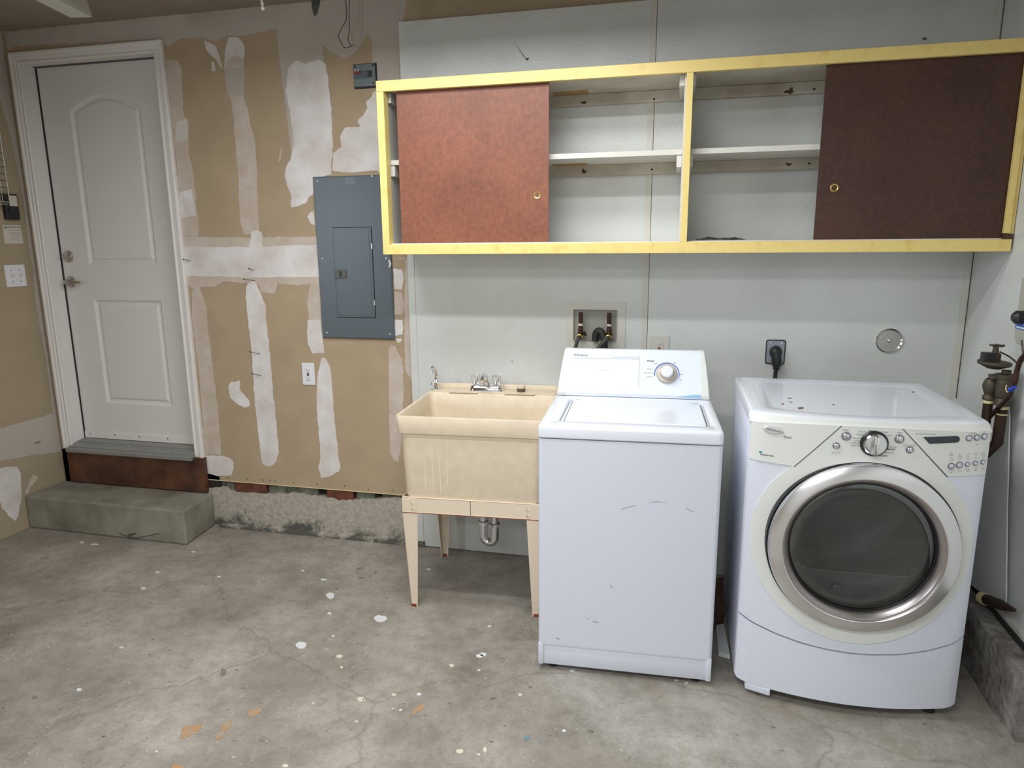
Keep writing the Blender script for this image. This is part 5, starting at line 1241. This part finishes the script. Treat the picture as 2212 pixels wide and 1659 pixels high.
# ------------------------------------------------------------ pipes and valve at the right wall
GV = thing('water_valve', 'brown pipes and bronze valve with handwheel right of the dryer', 'valve', (1.44, -.5, .9))
PY = -.50
(px1, pz1), (px2, pz2) = [(1.4622,0.9783),(1.4936,0.9603)]
(vb0, vbz) = (1.4525, 1.0393)
obj('pipe', tube(NB(), [(px1, PY, pz1), (px1, PY, .72)], .0150, 14), M['brownpipe'], GV, smooth=50)
obj('pipe', tube(NB(), [(px2, PY-.03, pz2+.01), (px2, PY-.03, .845), (px2-.02, PY-.01, .80), (px2-.08, PY+.05, .74)], .0175, 14), M['brownpipe'], GV, smooth=50)
obj('thread_tape', tube(NB(), [(px1, PY, pz1-.004), (px1, PY, pz1+.008)], .0158, 14), M['tape_yel'], GV)
obj('thread_tape', tube(NB(), [(px2, PY-.03, pz2+.002), (px2, PY-.03, pz2+.012)], .0185, 14), M['tape_yel'], GV)
obj('pipe_band', tube(NB(), [(px2, PY-.03, pz2-.018), (px2, PY-.03, pz2-.013)], .0188, 14), M['tape_yel'], GV)
obj('valve_body', lathe(NB(), [(.016, 0), (.020, .003), (.020, .014), (.015, .020), (.020, .034), (.024, .050), (.020, .066), (.015, .074)], (px1, PY, pz1+.006), (0, 0, 1), 16), M['bronze'], GV, smooth=40)
bm = lathe(NB(), [(.018, 0), (.025, .003), (.025, .020), (.021, .026), (.024, .034), (.026, .050), (.026, .092), (.030, .094), (.032, .108), (.022, .110), (.014, .112), (.014, .122)], (px2-.002, PY-.03, pz2+.012), (0, 0, 1), 18)
box(bm, px1-.012, px2, PY-.03, PY, pz2+.10, pz2+.116, bev=.003)
obj('valve_body', bm, M['bronze'], GV, smooth=40)
hxx, hzz = (1.4588, 1.1084)
obj('flange', lathe(NB(), [(0, -.014), (.020, -.012), (.036, -.004), (.046, 0), (.050, .004), (.050, .011), (.044, .014), (.030, .013), (0, .016)], (hxx, PY-.015, hzz), (.06, 0, 1), 28), M['bronze'], GV, smooth=40)
sx1_, sz1_ = (1.4313, 1.1391)
obj('switch_block', B(sx1_-.016, sx1_+.018, PY-.045, PY-.010, hzz+.012, hzz+.044, bev=.003), M['black'], GV)
obj('bonnet', lathe(NB(), [(.018, 0), (.018, .025), (.010, .030), (.007, .055), (0, .055)], (hxx, PY-.012, hzz+.012), n=14), M['bronze'], GV, smooth=40)
bm = lathe(NB(), [(0, 0), (.008, 0), (.008, .008), (0, .008)], (hxx+.003, PY-.012, hzz+.062), n=12)
for k in range(5):
    a = 2*PI*k/5; tube(bm, [(hxx+.003, PY-.012, hzz+.066), (hxx+.003+.022*math.cos(a), PY-.012+.022*math.sin(a), hzz+.066)], .0038, 6)
obj('handwheel', bm, M['bronze'], GV, smooth=40)
obj('thin_tube', tube(NB(), smooth_path([(hxx+.012, PY-.015, hzz+.045), (hxx+.045, PY-.01, hzz+.028), (hxx+.085, PY, hzz-.004)]), .0028, 6), M['bronze'], GV)
stub = thing('pipe_stub', 'taped brown pipe stub lying on the right-hand curb', 'pipe', (1.47, -.42, .24))
(s0y, s0z), (s1y, s1z) = [(-0.5661,0.2877),(-0.7504,0.3434)]
sp0, sp1 = Vector((1.498, s0y, s0z)), Vector((1.515, s1y, s1z+.002))
obj('pipe', tube(NB(), [sp0, sp0.lerp(sp1, .6), sp1], .02, 12, rs=[.020, .018, .006]), M['brownpipe'], stub, smooth=50)
obj('tape', tube(NB(), [sp0.lerp(sp1, -.02), sp0.lerp(sp1, .14)], .0212, 12), M['tape_yel'], stub, smooth=50)
GB = thing('grey_box', 'grey plastic box with blue label on the right wall', 'box', (RX-.01, -.5, 1.19))
(gy0, gz0), (gy1, gz1), (gy2, gz2) = [(-0.5142,1.2119),(-0.5359,1.3163),(-0.5259,1.1949)]
gb = obj('housing', prism(NB(), [(gy0, 1.185+.02), (gy0-.02, 1.185), (-.75, 1.185), (-.75, 1.40), (gy0, 1.40)], 'x', 1.505, RX-.0005, bev=.004), M['boxgrey'], GB)
obj('blue_label', B(1.5035, 1.505, -.70, gy0-.006, gz0+.022, gz0+.040), M['blue'], gb)
obj('blue_label', B(1.5025, 1.5035, -.70, gy0-.016, gz0+.026, gz0+.031), M['plate'], gb)
obj('dark_fitting', lathe(NB(), [(.022, 0), (.022, .02), (.012, .03), (0, .03)], (1.505, gy0-.045, gz0+.062), (-1, 0, 0), 14), M['black'], gb, smooth=40)
c1 = [(-0.6071,1.2052),(-0.6268,1.1708),(-0.639,1.1504),(-0.673,1.1191)]
obj('thin_cable', tube(NB(), smooth_path([(1.49, y, z) for y, z in c1]+[(1.49, c1[-1][0]-.05, c1[-1][1]-.04)]), .003, 8), M['nail'], label='thin dark cable dropping from the grey box', cat='cable', smooth=60)
c2 = [(-0.7159,1.1779),(-0.6898,1.1536),(-0.6753,1.1188),(-0.6737,1.0815),(-0.6549,1.0477),(-0.6375,1.0182)]
bm = tube(NB(), smooth_path([(1.46, c2[0][0]-.05, c2[0][1]+.04)]+[(1.46, y, z) for y, z in c2]+[(1.475, -.47, .90), (1.455, -.50, .82), (1.425, -.52, .72), (1.38, -.50, .62)]), .0075, 10)
obj('conduit', bm, M['copper'], label='thick dark brown cable curving down behind the bronze valve', cat='cable', smooth=60)
n0, n1 = [(-0.6773,1.0565),(-0.7076,1.0715)]
wn = obj('wire_nut', tube(NB(), [(1.448, n0[0], n0[1]), (1.448, n1[0], n1[1])], .008, 10, rs=[.0085, .005]), M['bluenut'], label='blue wire connector on a pale wire beside the bronze valve', cat='connector', smooth=60)
obj('jumper_wire', tube(NB(), smooth_path([(1.448, n0[0], n0[1]), (1.45, n0[0]+.02, n0[1]-.012), (1.45, n0[0]+.035, n0[1]-.006), (1.452, n0[0]+.038, n0[1]+.008)]), .0018, 6), M['tape_yel'], wn)

# ------------------------------------------------------------ litter between the machines, marks on the floor
bs = thing('torn_board', 'torn white-painted board lying between washer and dryer', 'board', (.56, -.5, 0))
(q0_, q1_, q2_, q3_) = [(0.6139,-0.4675),(0.6435,-0.4502),(0.655,-0.6843),(0.6144,-0.6722)]
obj('painted_face', prism(NB(), [q0_, q1_, q2_, q3_], 'z', .003, .02), M['frp'], bs)
(q0_, q1_, q2_, q3_) = [(0.6266,-0.0984),(0.6645,-0.0672),(0.6437,-0.4676),(0.6108,-0.4856)]
obj('bare_face', prism(NB(), ragged([q0_, q1_, q2_, q3_], step=.02, amp=.004), 'z', .003, .03), M['redwood'], bs)
def blob(pts, m, name='paint_spot', seed=0, amp=.003):
    o = obj(name, prism(NB(), ragged(pts, step=.008, amp=amp, seed=seed), 'z', .0002, .0010), m, floor)
    return o
SPOTS = [([(-0.7068,-0.6966),(-0.7091,-0.7177),(-0.7277,-0.7277),(-0.752,-0.7186),(-0.7644,-0.6976),(-0.7559,-0.6777),(-0.7335,-0.6757),(-0.7185,-0.6798)], 'paint_white'),
 ([(-0.9327,-0.9484),(-0.932,-0.9662),(-0.9461,-0.9745),(-0.9674,-0.9665),(-0.9803,-0.9488),(-0.9757,-0.932),(-0.9573,-0.9305),(-0.9444,-0.9341)], 'paint_white'),
 ([(-1.0102,-0.5708),(-1.0078,-0.5908),(-1.0194,-0.5992),(-1.0389,-0.589),(-1.052,-0.5684),(-1.0496,-0.5499),(-1.0336,-0.5493),(-1.0219,-0.5542)], 'paint_white'),
 ([(-0.2447,-0.8637),(-0.2478,-0.873),(-0.258,-0.8777),(-0.2692,-0.8741),(-0.2733,-0.8653),(-0.2671,-0.8565),(-0.2558,-0.8552),(-0.2489,-0.8567)], 'paint_white'),
 ([(-0.2352,-0.8523),(-0.2377,-0.8615),(-0.2466,-0.866),(-0.2566,-0.8621),(-0.2604,-0.8531),(-0.2552,-0.8445),(-0.2453,-0.8435),(-0.2391,-0.8452)], 'paint_white'),
 ([(-2.5679,-0.3427),(-2.5653,-0.3524),(-2.5744,-0.3574),(-2.5905,-0.3536),(-2.6016,-0.3442),(-2.6002,-0.3351),(-2.5874,-0.3337),(-2.5779,-0.3353)], 'paint_cream'),
 ([(-0.7635,-0.9843),(-0.7637,-0.9929),(-0.7707,-0.9969),(-0.7807,-0.9931),(-0.7863,-0.9846),(-0.7835,-0.9766),(-0.7747,-0.9758),(-0.7687,-0.9775)], 'paint_cream'),
 ([(-0.7259,-1.047),(-0.7258,-1.0531),(-0.7303,-1.0559),(-0.737,-1.053),(-0.7409,-1.0469),(-0.7393,-1.0413),(-0.7335,-1.0409),(-0.7295,-1.0422)], 'paint_cream'),
 ([(-0.5725,-1.1964),(-0.5731,-1.2053),(-0.5806,-1.2095),(-0.5909,-1.2056),(-0.5963,-1.1968),(-0.5931,-1.1884),(-0.5839,-1.1876),(-0.5776,-1.1893)], 'paint_cream'),
 ([(-0.1694,-1.3586),(-0.1717,-1.3662),(-0.1799,-1.3701),(-0.1891,-1.3672),(-0.1927,-1.3599),(-0.1879,-1.3528),(-0.1787,-1.3517),(-0.173,-1.3529)], 'paint_cream'),
 ([(-0.4749,-1.1508),(-0.4759,-1.1564),(-0.4816,-1.1592),(-0.4885,-1.1569),(-0.4917,-1.1515),(-0.4888,-1.1462),(-0.4822,-1.1455),(-0.478,-1.1465)], 'paint_cream'),
 ([(-1.8818,-0.6953),(-1.8801,-0.7042),(-1.8881,-0.7086),(-1.9016,-0.705),(-1.9106,-0.6965),(-1.909,-0.6881),(-1.898,-0.687),(-1.89,-0.6885)], 'paint_cream'),
 ([(-1.9369,-0.545),(-1.9365,-0.5517),(-1.9438,-0.5552),(-1.9548,-0.5529),(-1.9615,-0.5466),(-1.9591,-0.5402),(-1.9497,-0.5391),(-1.9431,-0.54)], 'paint_cream'),
 ([(-1.617,-1.1175),(-1.6163,-1.123),(-1.6221,-1.1259),(-1.6313,-1.124),(-1.6371,-1.1189),(-1.6354,-1.1136),(-1.6278,-1.1127),(-1.6223,-1.1135)], 'paint_cream'),
 ([(-1.5621,-1.37),(-1.5607,-1.3761),(-1.5668,-1.3793),(-1.5773,-1.3771),(-1.5843,-1.3713),(-1.5831,-1.3655),(-1.5746,-1.3645),(-1.5684,-1.3654)], 'paint_white'),
 ([(-0.0519,-1.0544),(-0.0539,-1.0602),(-0.0598,-1.0631),(-0.066,-1.0607),(-0.0681,-1.055),(-0.0645,-1.0496),(-0.0581,-1.0489),(-0.0542,-1.0499)], 'paint_cream'),
 ([(-0.5419,-1.306),(-0.5429,-1.3094),(-0.5472,-1.3113),(-0.5523,-1.3102),(-0.5545,-1.307),(-0.5521,-1.3037),(-0.5472,-1.3031),(-0.5441,-1.3035)], 'paint_cream'),
 ([(-0.6816,-0.2362),(-0.683,-0.2451),(-0.6908,-0.2492),(-0.7005,-0.2453),(-0.7049,-0.2364),(-0.701,-0.2281),(-0.6919,-0.2274),(-0.6859,-0.2291)], 'paint_white'),
 ([(-1.1644,0.0275),(-1.1726,0.0181),(-1.1948,0.011),(-1.2173,0.0115),(-1.2241,0.0187),(-1.2096,0.0284),(-1.186,0.0325),(-1.1718,0.033)], 'paint_cream'),
 ([(-1.1332,0.0461),(-1.1336,0.0354),(-1.1419,0.0305),(-1.1536,0.0355),(-1.16,0.0463),(-1.1566,0.0562),(-1.1463,0.0569),(-1.1392,0.0547)], 'paint_cream'),
 ([(-0.4525,-1.2199),(-0.453,-1.2234),(-0.4562,-1.2251),(-0.4603,-1.2236),(-0.4623,-1.2202),(-0.4607,-1.217),(-0.4569,-1.2166),(-0.4544,-1.2172)], 'paint_cream'),
 ([(-0.4263,-1.2211),(-0.4266,-1.2245),(-0.4292,-1.2261),(-0.4328,-1.2245),(-0.4346,-1.2211),(-0.4334,-1.218),(-0.4302,-1.2177),(-0.4281,-1.2184)], 'paint_cream'),
 ([(-0.2697,-0.6578),(-0.2711,-0.6643),(-0.2765,-0.6673),(-0.2828,-0.6643),(-0.2853,-0.6578),(-0.2823,-0.6517),(-0.2762,-0.6513),(-0.2723,-0.6526)], 'paint_cream'),
 ([(-1.1172,-0.438),(-1.12,-0.4451),(-1.1309,-0.4494),(-1.1434,-0.4476),(-1.1485,-0.4413),(-1.1424,-0.4344),(-1.1301,-0.4326),(-1.1223,-0.4331)], 'paint_white'),
 ([(-1.9201,-0.313),(-1.9192,-0.3198),(-1.9253,-0.3231),(-1.9351,-0.3203),(-1.9413,-0.3137),(-1.9397,-0.3074),(-1.9316,-0.3066),(-1.9258,-0.3078)], 'paint_white'),
 ([(-1.6186,-0.5217),(-1.619,-0.5267),(-1.6249,-0.5294),(-1.6331,-0.5277),(-1.6375,-0.5231),(-1.6351,-0.5182),(-1.6278,-0.5173),(-1.6228,-0.518)], 'paint_white'),
 ([(-0.9511,-0.7083),(-0.9512,-0.7163),(-0.9577,-0.7201),(-0.9671,-0.7165),(-0.9725,-0.7085),(-0.97,-0.701),(-0.9618,-0.7003),(-0.9561,-0.7019)], 'paint_cream'),
 ([(-0.3327,-0.9465),(-0.3336,-0.9548),(-0.3395,-0.9585),(-0.3471,-0.9544),(-0.3508,-0.9459),(-0.348,-0.9382),(-0.341,-0.9378),(-0.3363,-0.9396)], 'paint_cream'),
 ([(-0.2303,-0.9515),(-0.2312,-0.9557),(-0.2349,-0.9577),(-0.2391,-0.9558),(-0.2408,-0.9516),(-0.2388,-0.9477),(-0.2347,-0.9474),(-0.2321,-0.9482)], 'paint_cream'),
 ([(0.1251,-1.1983),(0.123,-1.2034),(0.1174,-1.206),(0.1119,-1.204),(0.1104,-1.1991),(0.114,-1.1943),(0.1199,-1.1936),(0.1234,-1.1945)], 'paint_white'),
 ([(-0.1019,-1.3375),(-0.1009,-1.3472),(-0.1035,-1.3506),(-0.1082,-1.3446),(-0.1117,-1.3341),(-0.1115,-1.3254),(-0.1077,-1.326),(-0.1049,-1.3289)], 'paint_cream'),
 ([(-0.1147,-1.3595),(-0.1156,-1.3625),(-0.1187,-1.364),(-0.1221,-1.3628),(-0.1234,-1.3599),(-0.1215,-1.3571),(-0.1181,-1.3567),(-0.116,-1.3572)], 'paint_cream'),
 ([(-0.6568,-1.5329),(-0.6579,-1.5372),(-0.6638,-1.5397),(-0.6709,-1.5384),(-0.6742,-1.5346),(-0.6712,-1.5305),(-0.6644,-1.5295),(-0.66,-1.5299)], 'paint_cream'),
 ([(-1.0839,-1.5697),(-1.083,-1.5724),(-1.0846,-1.5735),(-1.088,-1.5723),(-1.0906,-1.5696),(-1.0906,-1.5672),(-1.0881,-1.5671),(-1.0861,-1.5676)], 'paint_white'),
 ([(-1.2666,-0.3809),(-1.2666,-0.3878),(-1.2725,-0.391),(-1.281,-0.3881),(-1.2859,-0.3813),(-1.2837,-0.375),(-1.2763,-0.3743),(-1.2711,-0.3756)], 'paint_cream'),
 ([(-2.4729,-0.3445),(-2.4776,-0.3517),(-2.4953,-0.3573),(-2.5155,-0.3574),(-2.5235,-0.3522),(-2.5133,-0.3447),(-2.4935,-0.3412),(-2.481,-0.3406)], 'paint_white'),
 ([(-0.8583,-0.8634),(-0.8579,-0.868),(-0.8608,-0.87),(-0.8656,-0.8677),(-0.8686,-0.863),(-0.8678,-0.8587),(-0.8639,-0.8585),(-0.861,-0.8596)], 'paint_white'),
 ([(-0.7257,-1.2531),(-0.726,-1.2575),(-0.7303,-1.2597),(-0.7361,-1.2579),(-0.7392,-1.2537),(-0.7374,-1.2496),(-0.7322,-1.249),(-0.7286,-1.2497)], 'paint_cream'),
 ([(-0.5676,-1.1996),(-0.5675,-1.204),(-0.5707,-1.206),(-0.5753,-1.2039),(-0.5779,-1.1995),(-0.5767,-1.1954),(-0.5727,-1.1952),(-0.57,-1.1961)], 'paint_cream'),
 ([(-0.3933,-1.1294),(-0.3945,-1.1332),(-0.3992,-1.1353),(-0.4044,-1.134),(-0.4065,-1.1303),(-0.4039,-1.1266),(-0.3987,-1.126),(-0.3954,-1.1265)], 'paint_white'),
 ([(0.1032,-0.8787),(0.1005,-0.8832),(0.0941,-0.8858),(0.088,-0.8844),(0.0865,-0.8802),(0.0909,-0.8757),(0.0975,-0.8748),(0.1014,-0.8753)], 'paint_white'),
 ([(0.4708,-0.8535),(0.4677,-0.8581),(0.4613,-0.8606),(0.4557,-0.8591),(0.4549,-0.855),(0.4596,-0.8506),(0.466,-0.8497),(0.4696,-0.8503)], 'paint_white'),
 ([(0.5041,-0.8593),(0.5016,-0.8627),(0.4965,-0.8647),(0.4921,-0.8637),(0.4915,-0.8606),(0.4953,-0.8573),(0.5004,-0.8566),(0.5032,-0.8569)], 'paint_white')]
for k, (pts, mn) in enumerate(SPOTS): blob(pts, M[mn], 'paint_spot', seed=k*1.7)

for k, (pts, m) in enumerate([([(-1.0728,-1.4849),(-1.082,-1.4583),(-1.069,-1.4419),(-1.0337,-1.4293),(-1.025,-1.4497),(-1.0194,-1.4727),(-1.0367,-1.4875),(-1.051,-1.5036)], 'stain_rust'), ([(-0.9236,-1.3485),(-0.9138,-1.3319),(-0.8844,-1.3156),(-0.8789,-1.3454),(-0.9007,-1.3644)], 'stain_rust'), ([(-0.3823,-1.239),(-0.3842,-1.2134),(-0.3794,-1.1833),(-0.361,-1.184),(-0.3646,-1.209),(-0.3753,-1.228)], 'stain_rust'),
        ([(-0.9686,-1.4053),(-0.952,-1.39),(-0.934,-1.4155),(-0.9306,-1.4675),(-0.9414,-1.487),(-0.9497,-1.4458)], 'stain_rust'), ([(-0.9988,-1.6051),(-0.9757,-1.5979),(-0.9524,-1.6192),(-0.9834,-1.6319)], 'stain_rust'), ([(-0.0044,-1.2533),(0.0156,-1.2423),(0.0218,-1.2643),(-0.0003,-1.2715)], 'paint_blue'), ([(0.0471,-1.2585),(0.056,-1.2586),(0.0565,-1.2689)], 'paint_blue'),
        ([(-0.151,-0.6962),(-0.1368,-0.6586),(-0.1034,-0.6371),(-0.0749,-0.6653),(-0.0742,-0.7057),(-0.1313,-0.7253)], 'stain_dark'), ([(-0.8117,-1.453),(-0.8087,-1.4374),(-0.7906,-1.4376),(-0.787,-1.4559),(-0.8028,-1.4616)], 'stain_dark'), ([(-1.1588,-1.1675),(-1.1632,-1.1454),(-1.1427,-1.1524),(-1.1231,-1.1877),(-1.1311,-1.1951)], 'stain_dark'),
        ([(-1.0397,-0.3048),(-1.0047,-0.2771),(-1.0005,-0.2961),(-1.0267,-0.3216)], 'stain_dark'), ([(-0.9931,-0.3861),(-0.9718,-0.3766),(-0.9594,-0.3879),(-0.9807,-0.402)], 'stain_dark'), ([(-0.9462,-0.3662),(-0.9351,-0.3495),(-0.9251,-0.3662),(-0.936,-0.378)], 'stain_dark'), ([(-0.9386,-0.3215),(-0.9316,-0.3053),(-0.9194,-0.322),(-0.9263,-0.338)], 'stain_dark'),
        ([(-1.6994,-1.4392),(-1.6958,-1.4281),(-1.683,-1.438),(-1.6828,-1.4507)], 'stain_dark')]):
    blob(pts, M[m], 'floor_stain', seed=k, amp=.006)
